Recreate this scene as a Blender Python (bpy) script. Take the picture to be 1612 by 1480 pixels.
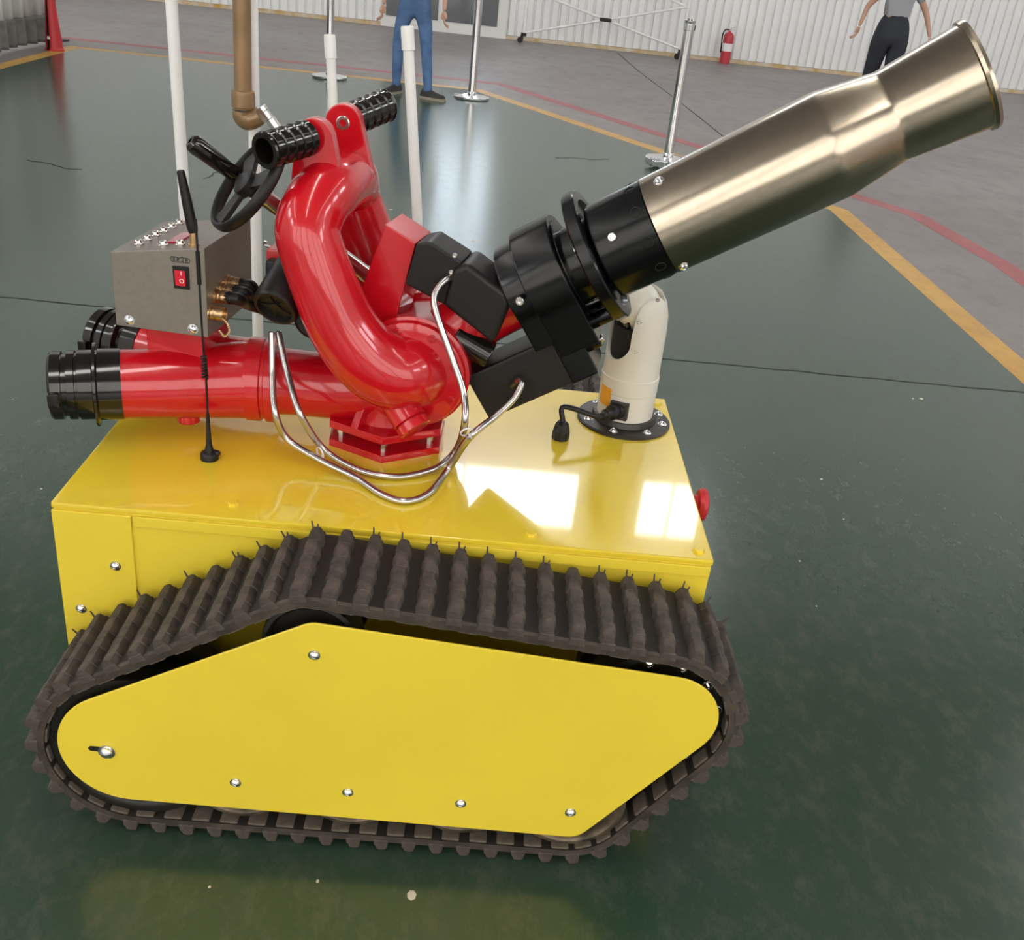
import bpy, bmesh, math, random
import numpy as np
from mathutils import Vector, Matrix, Quaternion
random.seed(7)
for o in list(bpy.data.objects): bpy.data.objects.remove(o)
sc = bpy.context.scene
col = sc.collection
PI = math.pi
V = Vector
# ------------------------------------------------------------------ camera
F_PX, PITCH, ROLL, YAW = 1608.39, 0.483384, -0.110975, -0.042976
CAM = V((0.77226, -1.635576, 1.6))
CXP, CYP = 806.0, 740.0
def cam_axes():
    r = V((math.cos(YAW), math.sin(YAW), 0)); fw = V((-math.sin(YAW), math.cos(YAW), 0)); up = V((0, 0, 1))
    f = fw*math.cos(PITCH) - up*math.sin(PITCH); d = -(up*math.cos(PITCH) + fw*math.sin(PITCH))
    return r*math.cos(ROLL) + d*math.sin(ROLL), -r*math.sin(ROLL) + d*math.cos(ROLL), f
AR, AD, AF = cam_axes()
cd = bpy.data.cameras.new('camera'); cam = bpy.data.objects.new('camera', cd); col.objects.link(cam)
cd.sensor_fit = 'HORIZONTAL'; cd.sensor_width = 36.0; cd.lens = 36.0*F_PX/1612.0; cd.clip_end = 200; cd.clip_start = .02
m3 = Matrix((AR, -AD, -AF)).transposed()
cam.matrix_world = Matrix.Translation(CAM) @ m3.to_4x4()
sc.camera = cam
# ------------------------------------------------------------------ world, exposure
w = bpy.data.worlds.new('world'); sc.world = w; w.use_nodes = True
w.node_tree.nodes['Background'].inputs[0].default_value = (.75, .85, 1, 1)
w.node_tree.nodes['Background'].inputs[1].default_value = .5
vs = sc.view_settings
vs.view_transform = 'Standard'; vs.look = 'None'; vs.gamma = 1; vs.use_curve_mapping = False
vs.exposure = 0.37
EMIT_CLEAR, EMIT_ROOF, EMIT_BACK, EMIT_DOORWIN = 8.0, 16.0, 2.1, 2.4
# pixel (in the 1612x1480 frame) -> point on a plane of the place
def ray(px, py): return AR*((px-CXP)/F_PX) + AD*((py-CYP)/F_PX) + AF
def onz(px, py, z): d = ray(px, py); return CAM + d*((z-CAM.z)/d.z)
def ony(px, py, y): d = ray(px, py); return CAM + d*((y-CAM.y)/d.y)
PSI = math.radians(7)                    # the water monitor is swung a little towards the near track
MU = V((math.cos(PSI), -math.sin(PSI), 0)); ML = V((math.sin(PSI), math.cos(PSI), 0)); MC = V((.575, .39, 0))
def L(u, w_, z): return MC + MU*u + ML*w_ + V((0, 0, z))
def onl(px, py, w_): d = ray(px, py); return CAM + d*((w_-(CAM-MC).dot(ML))/d.dot(ML))
ZT = .5863; CL, CW = 1.2427, .7593       # chassis: lid height, length, width
# ------------------------------------------------------------------ materials
MATS = {}
def mat(name, c, rough=.5, metal=0, coat=0, var=0, vscale=8, bump=0, bscale=200, spec=.5, c2=None, rvar=0, trans=0, emit=0, detail=4, coords='Object', stretch=None):
    m = bpy.data.materials.new(name); m.use_nodes = True; nt = m.node_tree; b = nt.nodes['Principled BSDF']
    b.inputs['Base Color'].default_value = (*c, 1); b.inputs['Roughness'].default_value = rough; b.inputs['Metallic'].default_value = metal
    b.inputs['Coat Weight'].default_value = coat; b.inputs['Coat Roughness'].default_value = .04
    b.inputs['Specular IOR Level'].default_value = spec; b.inputs['Transmission Weight'].default_value = trans
    if emit: b.inputs['Emission Color'].default_value = (*c, 1); b.inputs['Emission Strength'].default_value = emit
    tc = nt.nodes.new('ShaderNodeTexCoord'); vec = tc.outputs[coords]
    if stretch:
        mp = nt.nodes.new('ShaderNodeMapping'); mp.inputs['Scale'].default_value = stretch; nt.links.new(vec, mp.inputs['Vector']); vec = mp.outputs['Vector']
    if var or c2 or rvar:
        n = nt.nodes.new('ShaderNodeTexNoise'); n.inputs['Scale'].default_value = vscale; n.inputs['Detail'].default_value = detail
        nt.links.new(vec, n.inputs['Vector'])
        cr = nt.nodes.new('ShaderNodeValToRGB'); cr.color_ramp.elements[0].position = .32; cr.color_ramp.elements[1].position = .68
        a = c if c2 else tuple(x*(1-var) for x in c); e = c2 if c2 else tuple(min(1, x*(1+var)) for x in c)
        cr.color_ramp.elements[0].color = (*a, 1); cr.color_ramp.elements[1].color = (*e, 1)
        nt.links.new(n.outputs['Fac'], cr.inputs['Fac']); nt.links.new(cr.outputs['Color'], b.inputs['Base Color'])
        if rvar:
            mr = nt.nodes.new('ShaderNodeMapRange'); mr.inputs['To Min'].default_value = rough-rvar; mr.inputs['To Max'].default_value = rough+rvar
            nt.links.new(n.outputs['Fac'], mr.inputs['Value']); nt.links.new(mr.outputs['Result'], b.inputs['Roughness'])
    if bump:
        n2 = nt.nodes.new('ShaderNodeTexNoise'); n2.inputs['Scale'].default_value = bscale; n2.inputs['Detail'].default_value = 3
        nt.links.new(vec, n2.inputs['Vector'])
        bp = nt.nodes.new('ShaderNodeBump'); bp.inputs['Strength'].default_value = bump; bp.inputs['Distance'].default_value = .002
        nt.links.new(n2.outputs['Fac'], bp.inputs['Height']); nt.links.new(bp.outputs['Normal'], b.inputs['Normal'])
    MATS[name] = m; return m
YEL = mat('yellow_enamel', (.80, .61, .045), .40, coat=.15, var=.03, vscale=3, bump=.02, bscale=260)
YTOP = mat('yellow_gloss', (.80, .59, .035), .2, coat=.9, var=.03, vscale=3, bump=.035, bscale=55)
RED = mat('red_gloss', (.53, .0045, .012), .22, coat=.7, var=.06, vscale=5, bump=.05, bscale=26, spec=.35)
BLK = mat('black_anodised', (.003, .003, .0035), .17, metal=0, spec=.3, bump=.01, bscale=500)
BLG = mat('black_gloss', (.008, .006, .005), .1, coat=.25, spec=.45)
BPL = mat('black_plastic', (.009, .0075, .0075), .42, bump=.15, bscale=700, spec=.35)
RUB = mat('dusty_rubber', (.030, .022, .016), .72, var=.35, vscale=40, bump=.5, bscale=220, c2=(.085, .066, .052))
RUBD = mat('dark_rubber', (.018, .012, .007), .7, bump=.4, bscale=250, var=.3, vscale=30, stretch=(1, 12, 1))
RUBE = mat('belt_edge_rubber', (.026, .019, .013), .75, c2=(.070, .053, .038), vscale=18, bump=.4, bscale=160)
RUBB = mat('muddy_rubber', (.085, .066, .048), .75, c2=(.15, .12, .09), vscale=30, bump=.4, bscale=160)
CHR = mat('chrome', (.82, .82, .84), .1, metal=1)
STL = mat('steel_bright', (.62, .6, .57), .22, metal=1)
BRS = mat('brass_fitting', (.55, .37, .2), .3, metal=1, var=.2, vscale=40)
PIPB = mat('brown_pipe', (.27, .17, .09), .35, metal=.35, var=.15, vscale=9)
BAR = mat('brushed_barrel', (.43, .368, .29), .19, metal=1, var=.05, vscale=60, bump=.02, bscale=300)
BOXM = mat('brushed_steel_box', (.25, .222, .19), .42, metal=.55, var=.05, vscale=90, bump=.03, bscale=600)
WCAM = mat('cream_paint', (.66, .635, .56), .38, var=.02, vscale=6)
WPVC = mat('white_plastic', (.80, .80, .80), .3)
WIRON = mat('wheel_iron', (.05, .04, .026), .45, metal=.4, var=.4, vscale=25, c2=(.20, .15, .10))
DKIR = mat('dark_iron', (.012, .011, .008), .45, metal=.2, var=.3, vscale=20)
REDP = mat('red_plastic', (.52, .02, .03), .4)
REDS = mat('red_switch', (.6, .01, .03), .25)
WHT = mat('white_print', (.8, .8, .8), .5)
DRK = mat('dark_hole', (.004, .004, .004), .8)
ORG = mat('orange_sticker', (.75, .33, .02), .5)
LID = mat('flange_dark', (.02, .016, .012), .4, bump=.05, bscale=300)
HOSE = mat('metal_hose', (.55, .52, .51), .26, metal=1)
# floor coats
def floor_mat(name, base, c2, c3, rough, rv, sc1, sc2, spec=.5, dirt=.4):
    m = bpy.data.materials.new(name); m.use_nodes = True; nt = m.node_tree; b = nt.nodes['Principled BSDF']; N = nt.nodes.new; K = nt.links.new
    g = N('ShaderNodeNewGeometry')
    def noise(s, d=5, r=.6, st=None):
        v_ = g.outputs['Position']
        if st:
            mp = N('ShaderNodeMapping'); mp.inputs['Scale'].default_value = st; mp.inputs['Rotation'].default_value = (0, 0, .5); K(v_, mp.inputs['Vector']); v_ = mp.outputs['Vector']
        n = N('ShaderNodeTexNoise'); n.inputs['Scale'].default_value = s; n.inputs['Detail'].default_value = d; n.inputs['Roughness'].default_value = r
        K(v_, n.inputs['Vector']); return n.outputs['Fac']
    def ramp(f, a, z, p0=.35, p1=.65):
        r = N('ShaderNodeValToRGB'); e = r.color_ramp.elements; e[0].position = p0; e[1].position = p1; e[0].color = (*a, 1); e[1].color = (*z, 1); K(f, r.inputs['Fac']); return r.outputs['Color']
    def mix(f, a, c):
        x = N('ShaderNodeMix'); x.data_type = 'RGBA'; K(f, x.inputs[0]); K(a, x.inputs[6]); K(c, x.inputs[7]); return x.outputs[2]
    big = noise(sc1, 4); fine = noise(sc2, 9, .78, (1, .6, 1))
    c_a = ramp(big, base, c2)
    dirtm = ramp(fine, (0, 0, 0), (dirt,)*3, .48, .72)
    c3n = N('ShaderNodeRGB'); c3n.outputs[0].default_value = (*c3, 1)
    K(mix(dirtm, c_a, c3n.outputs[0]), b.inputs['Base Color'])
    mr = N('ShaderNodeMapRange'); mr.inputs['To Min'].default_value = rough-rv; mr.inputs['To Max'].default_value = rough+rv
    K(fine, mr.inputs['Value']); K(mr.outputs['Result'], b.inputs['Roughness']); b.inputs['Specular IOR Level'].default_value = spec
    bp = N('ShaderNodeBump'); bp.inputs['Strength'].default_value = .06; bp.inputs['Distance'].default_value = .0015; K(noise(55, 5, .65), bp.inputs['Height']); K(bp.outputs['Normal'], b.inputs['Normal'])
    return m
GRN = floor_mat('green_floor_paint', (.018, .050, .027), (.034, .060, .038), (.085, .092, .070), .20, .05, .8, 17, .6, .62)
GRY = floor_mat('grey_concrete', (.205, .182, .175), (.255, .232, .225), (.145, .132, .128), .42, .1, .6, 5, .4, .6)
YLN = floor_mat('yellow_line_paint', (.52, .28, .05), (.62, .36, .08), (.25, .18, .10), .4, .1, 2, 14, .4, .5)
RLN = floor_mat('red_line_paint', (.33, .075, .085), (.40, .11, .115), (.17, .13, .13), .45, .1, 2, 14, .4, .6)
# ------------------------------------------------------------------ mesh helpers
ORGN = {}          # object -> world origin its children are measured from
def finish(bm, name, angle=35):
    bmesh.ops.recalc_face_normals(bm, faces=bm.faces[:])
    me = bpy.data.meshes.new(name); bm.to_mesh(me); bm.free()
    me.shade_smooth(); me.set_sharp_from_angle(angle=math.radians(angle)); return me
def setp(o, label=None, cat=None, group=None, kind=None):
    if label: o['label'] = label
    if cat: o['category'] = cat
    if group: o['group'] = group
    if kind: o['kind'] = kind
    return o
def add(name, bm, m, parent=None, angle=35, label=None, mats=None):
    """one mesh object, built in world coordinates"""
    if parent is not None:
        bmesh.ops.translate(bm, verts=bm.verts[:], vec=-ORGN[parent])
    me = finish(bm, name, angle)
    for x in (mats or [m]): me.materials.append(x)
    o = bpy.data.objects.new(name, me); col.objects.link(o)
    wn_ = o.modifiers.new('weighted', 'WEIGHTED_NORMAL'); wn_.keep_sharp = True
    if parent is not None: o.parent = parent; ORGN[o] = ORGN[parent]
    else: ORGN[o] = V((0, 0, 0))
    if label: o['label'] = label
    return o
def inst(name, me, M, parent):
    o = bpy.data.objects.new(name, me); col.objects.link(o)
    if parent is not None:
        o.parent = parent; o.matrix_local = Matrix.Translation(-ORGN[parent]) @ M; ORGN[o] = ORGN[parent]
    else: o.matrix_world = M
    return o
def thing(name, loc, label, cat, group=None):
    o = bpy.data.objects.new(name, None); col.objects.link(o); o.location = loc; o.empty_display_size = .1
    ORGN[o] = V(loc); return setp(o, label, cat, group)
def meshof(bm, name, m, angle=35):
    me = finish(bm, name, angle); me.materials.append(m); return me
def B(): return bmesh.new()
def basis(a):
    a = V(a).normalized(); h = V((0, 0, 1)) if abs(a.z) < .9 else V((1, 0, 0))
    x = h.cross(a).normalized(); return x, a.cross(x), a
def frame4(p, a, x=None):
    """matrix with local Z along a, at p"""
    X, Y, Z = basis(a)
    if x is not None: X = (V(x) - Z*V(x).dot(Z)).normalized(); Y = Z.cross(X)
    M = Matrix((X, Y, Z)).transposed().to_4x4(); M.translation = V(p); return M
def rings(bm, rows, close=True, cap0=True, cap1=True, mi=0):
    vs_ = [[bm.verts.new(p) for p in r] for r in rows]; n = len(rows[0]); fs = []
    for a, b in zip(vs_, vs_[1:]):
        for i in range(n if close else n-1):
            j = (i+1) % n; fs.append(bm.faces.new((a[i], a[j], b[j], b[i])))
    if cap0: fs.append(bm.faces.new(vs_[0][::-1]))
    if cap1: fs.append(bm.faces.new(vs_[-1]))
    for f in fs: f.material_index = mi
    return vs_
def lathe(bm, p, a, prof, seg=32, cap0=True, cap1=True, mi=0):
    X, Y, Z = basis(a); p = V(p)
    rows = []
    for t, r in prof:
        r = max(r, 1e-5); rows.append([p + Z*t + (X*math.cos(k*2*PI/seg) + Y*math.sin(k*2*PI/seg))*r for k in range(seg)])
    return rings(bm, rows, True, cap0, cap1, mi)
def cyl(bm, p0, p1, r0, r1=None, seg=24, bev=0, mi=0):
    p0 = V(p0); p1 = V(p1); d = p1-p0; l = d.length; r1 = r0 if r1 is None else r1
    prof = [(0, r0), (l, r1)] if not bev else [(0, r0-bev), (bev*.3, r0-bev*.3), (bev, r0), (l-bev, r1), (l-bev*.3, r1-bev*.3), (l, r1-bev)]
    lathe(bm, p0, d, prof, seg, mi=mi)
def spline(pts, n=8):
    P = [np.array(q, float) for q in pts]; P = [2*P[0]-P[1]] + P + [2*P[-1]-P[-2]]; out = []
    for i in range(1, len(P)-2):
        a, b, c, d = P[i-1:i+3]
        for k in range(n):
            t = k/n; out.append(.5*((2*b)+(-a+c)*t+(2*a-5*b+4*c-d)*t*t+(-a+3*b-3*c+d)*t**3))
    out.append(P[-2]); return out
def tube(bm, pts, r, seg=20, n=8, caps=True, mi=0):
    """pts: points or (x,y,z,r)"""
    q = [tuple(p)+(r,) if len(p) == 3 else tuple(p) for p in pts]
    S = spline(q, n) if n > 1 else [np.array(s_, float) for s_ in q]
    C = [V(s_[:3]) for s_ in S]; R = [s_[3] for s_ in S]
    T = [(C[min(i+1, len(C)-1)]-C[max(i-1, 0)]).normalized() for i in range(len(C))]
    x, y, z = basis(T[0]); rows = []
    for i, c in enumerate(C):
        x = (x - T[i]*x.dot(T[i])).normalized(); y = T[i].cross(x)
        rows.append([c + (x*math.cos(k*2*PI/seg)+y*math.sin(k*2*PI/seg))*R[i] for k in range(seg)])
    rings(bm, rows, True, caps, caps, mi); return C, T
def merge(bm, tmp):
    me = bpy.data.meshes.new('tmp'); tmp.to_mesh(me); tmp.free(); bm.from_mesh(me); bpy.data.meshes.remove(me)
def bevel_all(t, off, seg=2, ang=25):
    es = [e for e in t.edges if len(e.link_faces) == 2 and e.calc_face_angle(0) > math.radians(ang)]
    bmesh.ops.bevel(t, geom=es, offset=off, segments=seg, affect='EDGES', profile=.6, clamp_overlap=True)
def box(bm, c, s, R=None, bev=0, mi=0, seg=2):
    t = bmesh.new(); bmesh.ops.create_cube(t, size=1); bmesh.ops.scale(t, vec=V(s), verts=t.verts[:])
    if bev: bevel_all(t, bev, seg)
    M = (R.to_4x4() if R is not None else Matrix.Identity(4)); M = Matrix.Translation(V(c)) @ M
    bmesh.ops.transform(t, matrix=M, verts=t.verts[:])
    for f in t.faces: f.material_index = mi
    merge(bm, t)
def prism(bm, poly, d0, d1, fn, bev=0, mi=0, seg=2):
    """polygon (a,b) swept from depth d0 to d1; fn(a,b,d) -> world point"""
    t = bmesh.new(); lo = [t.verts.new(fn(a, b, d0)) for a, b in poly]; hi = [t.verts.new(fn(a, b, d1)) for a, b in poly]
    n = len(poly); t.faces.new(lo[::-1]); t.faces.new(hi)
    for i in range(n): t.faces.new((lo[i], lo[(i+1) % n], hi[(i+1) % n], hi[i]))
    bmesh.ops.recalc_face_normals(t, faces=t.faces[:])
    if bev: bevel_all(t, bev, seg)
    for f in t.faces: f.material_index = mi
    merge(bm, t)
def ball(bm, c, r, s=(1, 1, 1), u=20, v_=12, R=None):
    t = bmesh.new(); bmesh.ops.create_uvsphere(t, u_segments=u, v_segments=v_, radius=r); bmesh.ops.scale(t, vec=V(s), verts=t.verts[:])
    M = Matrix.Translation(V(c)) @ (R.to_4x4() if R is not None else Matrix.Identity(4))
    bmesh.ops.transform(t, matrix=M, verts=t.verts[:]); merge(bm, t)
def torus(bm, c, a, R_, rx, ry=None, seg=40, s2=12):
    X, Y, Z = basis(a); c = V(c); ry = ry or rx; rows = []
    for k in range(seg+1):
        e = X*math.cos(k*2*PI/seg)+Y*math.sin(k*2*PI/seg)
        rows.append([c + e*(R_+rx*math.cos(j*2*PI/s2)) + Z*ry*math.sin(j*2*PI/s2) for j in range(s2)])
    rings(bm, rows, True, False, False); bmesh.ops.remove_doubles(bm, verts=bm.verts[:], dist=1e-6)
def hull(circles, n=96):
    pts = []
    for x, y, r in circles: pts += [(x+r*math.cos(2*PI*k/n), y+r*math.sin(2*PI*k/n)) for k in range(n)]
    pts = sorted(set(pts))
    def half(P):
        h = []
        for p in P:
            while len(h) > 1 and (h[-1][0]-h[-2][0])*(p[1]-h[-2][1])-(h[-1][1]-h[-2][1])*(p[0]-h[-2][0]) <= 1e-9: h.pop()
            h.append(p)
        return h[:-1]
    return half(pts)+half(pts[::-1])
def resample(poly, n):
    P = [np.array(p) for p in poly]; P.append(P[0]); s = [0]
    for a, b in zip(P, P[1:]): s.append(s[-1]+np.linalg.norm(b-a))
    out = []; j = 0
    for k in range(n):
        t = s[-1]*k/n
        while s[j+1] < t: j += 1
        out.append(P[j]+(P[j+1]-P[j])*(t-s[j])/(s[j+1]-s[j]))
    return out, s[-1]
def structure(o): o['kind'] = 'structure'; return o
XYD = lambda a, b, d: V((a, b, d))
XZD = lambda a, b, d: V((a, d, b))
YZD = lambda a, b, d: V((d, a, b))
# ================================================================== THE HALL
X0, X1, Y0, Y1, ZC = -14.0, 18.0, -14.0, 16.85, 11.6
bm = B(); box(bm, ((X0+X1)/2, (Y0+Y1)/2, -.1), (X1-X0+1, Y1-Y0+1, .2)); floor = structure(add('floor', bm, GRY))
def flat(name, poly, z, m, th=.0008):
    b_ = B(); prism(b_, poly, z-th, z, XYD); return add(name, b_, m, floor)
LX, TY, RX = -3.93, 10.33, 3.28      # inner edge of the yellow border
zone = [(LX, -13.5), (RX, -13.5), (RX-.04, 6.02), (.38, TY), (LX, TY)]
flat('green_coating', zone, .0008, GRN)
def strip(name, pts, wd, z, m):
    """painted line with mitred corners; pts run along its inner edge"""
    b_ = B(); n = len(pts); P = [V((*p, 0)) for p in pts]; off = []
    for i in range(n):
        d0 = (P[i]-P[i-1]).normalized() if i else (P[1]-P[0]).normalized(); d1 = (P[i+1]-P[i]).normalized() if i < n-1 else d0
        n0 = V((-d0.y, d0.x, 0)); n1 = V((-d1.y, d1.x, 0)); bs = (n0+n1).normalized(); off.append(P[i]+bs*wd/max(.3, bs.dot(n0)))
    for i in range(n-1):
        q = [P[i], P[i+1], off[i+1], off[i]]; prism(b_, [(a.x, a.y) for a in q], z-.0006, z, XYD)
    return add(name, b_, m, floor)
strip('yellow_border_line', [(RX, -13.5), (RX-.04, 6.02), (.38, TY), (LX-.15, TY)], -.15, .0015, YLN)
strip('yellow_border_line', [(LX-.15, TY+.15), (LX-.15, -13.5)], .15, .0016, YLN)
strip('red_border_line', [(4.06, -13.5), (4.0, 4.9), (3.86, 6.12), (.62, 11.02), (-13.5, 11.02)], -.16, .0012, RLN)
JNT = mat('floor_joint', (.012, .016, .013), .8)
def crack(name, pts, wd, z=.0020):
    b_ = B()
    for (xa, ya), (xb, yb) in zip(pts, pts[1:]):
        d = V((xb-xa, yb-ya, 0)); L_ = d.length; d.normalize(); n_ = V((-d.y, d.x, 0))*wd/2*random.uniform(.7, 1.2)
        a = V((xa, ya, 0)); c = V((xb, yb, 0)); prism(b_, [(q.x, q.y) for q in (a-n_, c-n_, c+n_, a+n_)], z-.0008, z, XYD)
    return add(name, b_, JNT, floor)
crack('expansion_joint', [(x, 2.57+.03*(x+1.2)/4.4+random.uniform(-.006, .006)) for x in np.linspace(LX, RX, 60)], .009)
crack('expansion_joint', [(2.95, 6.6), (2.95, 8.95), (2.86, 10.54), (2.81, 11.33), (2.62, 14), (2.51, 16.4)], .016, .0018)
def wig(a, b, n, amp):
    return [(a[0]+(b[0]-a[0])*k/n+random.uniform(-amp, amp), a[1]+(b[1]-a[1])*k/n+random.uniform(-amp, amp)) for k in range(n+1)]
def fp(px, py): q = onz(px, py, 0); return (q.x, q.y)
crack('floor_crack', wig(fp(213, 455), fp(240, 425), 7, .012)+wig(fp(243, 415), fp(262, 395), 5, .012), .007)
crack('floor_crack', wig(fp(40, 252), fp(125, 268), 9, .02), .009)
crack('floor_crack', wig(fp(318, 282), fp(360, 265), 6, .02), .007)
crack('floor_crack', wig(fp(872, 248), fp(960, 252), 9, .03), .010)
FLECK = mat('pale_fleck', (.55, .50, .42), .6)  # pale flecks: paint chips, plus one floor glint laid in as colour
for (px, py, r) in ((648, 1410, .009), (1293, 755, .005), (1450, 628, .009), (1437, 628, .005), (1259, 884, .003), (1285, 955, .003), (500, 1388, .003), (330, 1397, .003), (65, 770, .004), (1328, 818, .003), (615, 330, .012), (745, 380, .014)):
    b_ = B(); q = onz(px, py, 0); lathe(b_, (q.x, q.y, .001), (0, 0, 1), [(0, r), (.0012, r*.8)], 7); bmesh.ops.scale(b_, vec=V((1, random.uniform(.5, 1.4), 1)), verts=b_.verts[:], space=Matrix.Translation(-V((q.x, q.y, 0)))); add('pale_fleck', b_, FLECK, floor)
# far wall: a plain backing with white profiled steel sheets hung on it
WALLM = mat('wall_white', (.80, .80, .78), .6)
SHEET = mat('white_steel_sheet', (.82, .83, .83), .42, var=.05, vscale=.8)
RUST = mat('rusty_base_strip', (.50, .30, .08), .8, c2=(.68, .63, .55), vscale=5, detail=6)
CEILM = mat('ceiling_sheet', (.26, .25, .24), .7)
def slab(name, x0, x1, y0, y1, z0, z1, m, parent=None):
    b_ = B(); box(b_, ((x0+x1)/2, (y0+y1)/2, (z0+z1)/2), (x1-x0, y1-y0, z1-z0)); return add(name, b_, m, parent)
wall_far = structure(slab('wall_far', X0, X1, Y1, Y1+.2, 0, ZC, WALLM))
structure(slab('wall_left', X0-.2, X0, Y0, Y1, 0, ZC, WALLM)); structure(slab('wall_right', X1, X1+.2, Y0, Y1, 0, ZC, WALLM))
structure(slab('wall_back', X0, X1, Y0-.2, Y0, 0, ZC, WALLM)); ceiling = structure(slab('ceiling', X0, X1, Y0, Y1, ZC, ZC+.2, CEILM))
PITCHR, NR = .14, 6; SW = PITCHR*NR; ZS = 8.9
def sheet_mesh(z0, z1):
    b_ = B(); prof = []
    for k in range(NR):
        x = k*PITCHR; prof += [(x, 0), (x+.022, 0), (x+.034, -.036), (x+.128, -.036)]
    prof.append((SW, 0)); rows = [[V((a, -.012+d, z)) for a, d in prof] for z in (z0, z1)]
    rings(b_, rows, False, False, False)
    return meshof(b_, 'wall_sheet', SHEET, 20)
full = sheet_mesh(.06, ZS); high = sheet_mesh(5.3, ZS)
DX0, DX1 = -1.42, .66                # glazed doorway in the far wall
x = DX1
while x < X1-.2:
    inst('wall_sheet', full, Matrix.Translation((x, Y1-.004, 0)), wall_far); x += SW
x = DX0-SW
while x > X0-.5:
    inst('wall_sheet', full, Matrix.Translation((x, Y1-.004, 0)), wall_far); x -= SW
for k in range(3): inst('wall_sheet', high, Matrix.Translation((DX0+k*(DX1-DX0-SW)/2, Y1-.004-.003*k, 0)), wall_far)
structure(slab('baseboard_far', DX1, X1, Y1-.075, Y1-.001, 0, .055, RUST)); structure(slab('baseboard_far.001', X0, DX0, Y1-.075, Y1-.001, 0, .055, RUST))
# glazed door with a tall lit window over it
FRM = mat('white_door_frame', (.74, .74, .73), .45); GLS = mat('grey_glass', (.12, .125, .135), .08, spec=.7)
def emat(name, c, s): return mat(name, c, .5, emit=s)
DAY1 = emat('daylight_glazing', (.78, .90, 1.0), EMIT_DOORWIN); DAYC = emat('clerestory_glazing', (.95, .97, 1.0), EMIT_CLEAR); DAYR = emat('roof_glazing', (1.0, .97, .92), EMIT_ROOF); DAYB = emat('back_glazing', (1.0, .96, .9), EMIT_BACK)
door = structure(add('door_1', (lambda b_: (box(b_, ((DX0+DX1)/2, Y1-.05, .85), (DX1-DX0, .09, 1.70), bev=.004), b_)[1])(B()), FRM))
for a, c_ in ((-1.34, -.48), (-.36, .50)):
    bb = B(); box(bb, ((a+c_)/2, Y1-.10, .89), (c_-a, .02, 1.44)); add('pane', bb, GLS, door)
    bb = B(); box(bb, (c_-.03, Y1-.125, .95), (.03, .05, .25), bev=.008); add('handle', bb, CHR, door)
bb = B(); box(bb, (-.42, Y1-.098, .85), (.03, .012, 1.66)); add('meeting_stile', bb, FRM, door)
def window(name, x0, x1, z0, z1, nx, m, axis='far', nz=1):
    """lit window: one glazed pane per bay between frame bars"""
    def P(a, d, z):
        return {'far': V((a, Y1-d, z)), 'back': V((a, Y0+d, z)), 'left': V((X0+d, a, z)), 'right': V((X1-d, a, z)), 'roof': V((a, z, ZC-d))}[axis]
    b_ = B(); fr = .05
    def bar(a0, a1, c0, c1, dd=.07):
        ps = [P(a, d, z) for a in (a0, a1) for d in (.005, dd) for z in (c0, c1)]
        lo = V(tuple(min(q[i] for q in ps) for i in range(3))); hi = V(tuple(max(q[i] for q in ps) for i in range(3))); box(b_, (lo+hi)/2, hi-lo)
    bar(x0-fr, x0, z0-fr, z1+fr); bar(x1, x1+fr, z0-fr, z1+fr); bar(x0, x1, z0-fr, z0); bar(x0, x1, z1, z1+fr)
    for k in range(1, nx): bar(x0+(x1-x0)*k/nx-fr/2, x0+(x1-x0)*k/nx+fr/2, z0, z1, .065)
    for k in range(1, nz): bar(x0, x1, z0+(z1-z0)*k/nz-fr/2, z0+(z1-z0)*k/nz+fr/2, .06)
    o = structure(add(name, b_, FRM))
    for k in range(nx):
        a0 = x0+(x1-x0)*k/nx; a1 = x0+(x1-x0)*(k+1)/nx; b_ = B()
        ps = [P(a, d, z) for a in (a0, a1) for d in (.012, .03) for z in (z0, z1)]
        lo = V(tuple(min(q[i] for q in ps) for i in range(3))); hi = V(tuple(max(q[i] for q in ps) for i in range(3))); box(b_, (lo+hi)/2, hi-lo)
        add('pane', b_, m, o)
    return o
window('window_1', -.42, .56, 1.80, 4.9, 2, DAY1, nz=2)
wn = 2
for (a, c_, n) in ((-1.75, 2.95, 2), (4.3, 5.55, 2)):
    window('window_%d' % wn, a, c_, 9.25, 10.55, n, DAYC); wn += 1
for ax in ('left', 'right'):  # unseen side-wall windows, added to light the hall
    for a in (-10.5, -3.5, 3.5, 10.5): window('window_%d' % wn, a-2.2, a+2.2, 8.6, 10.6, 3, DAYC, ax); wn += 1
for a in (-11.2, -6.1, -1.0, 4.1, 9.2, 14.3): window('window_%d' % wn, a-2.2, a+2.2, 1.0, 9.2, 3, DAYB, 'back', 4); wn += 1
for a in (-10.0, .4, 12.0):
    window('window_%d' % wn, a-.28, a+.28, -11, 13, 6, DAYR, 'roof'); wn += 1

# ================================================================== THE ROBOT
robot = thing('fire_robot', (CL/2, CW/2, 0), 'yellow tracked fire-fighting robot with a red water monitor and long brass barrel', 'robot')
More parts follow.
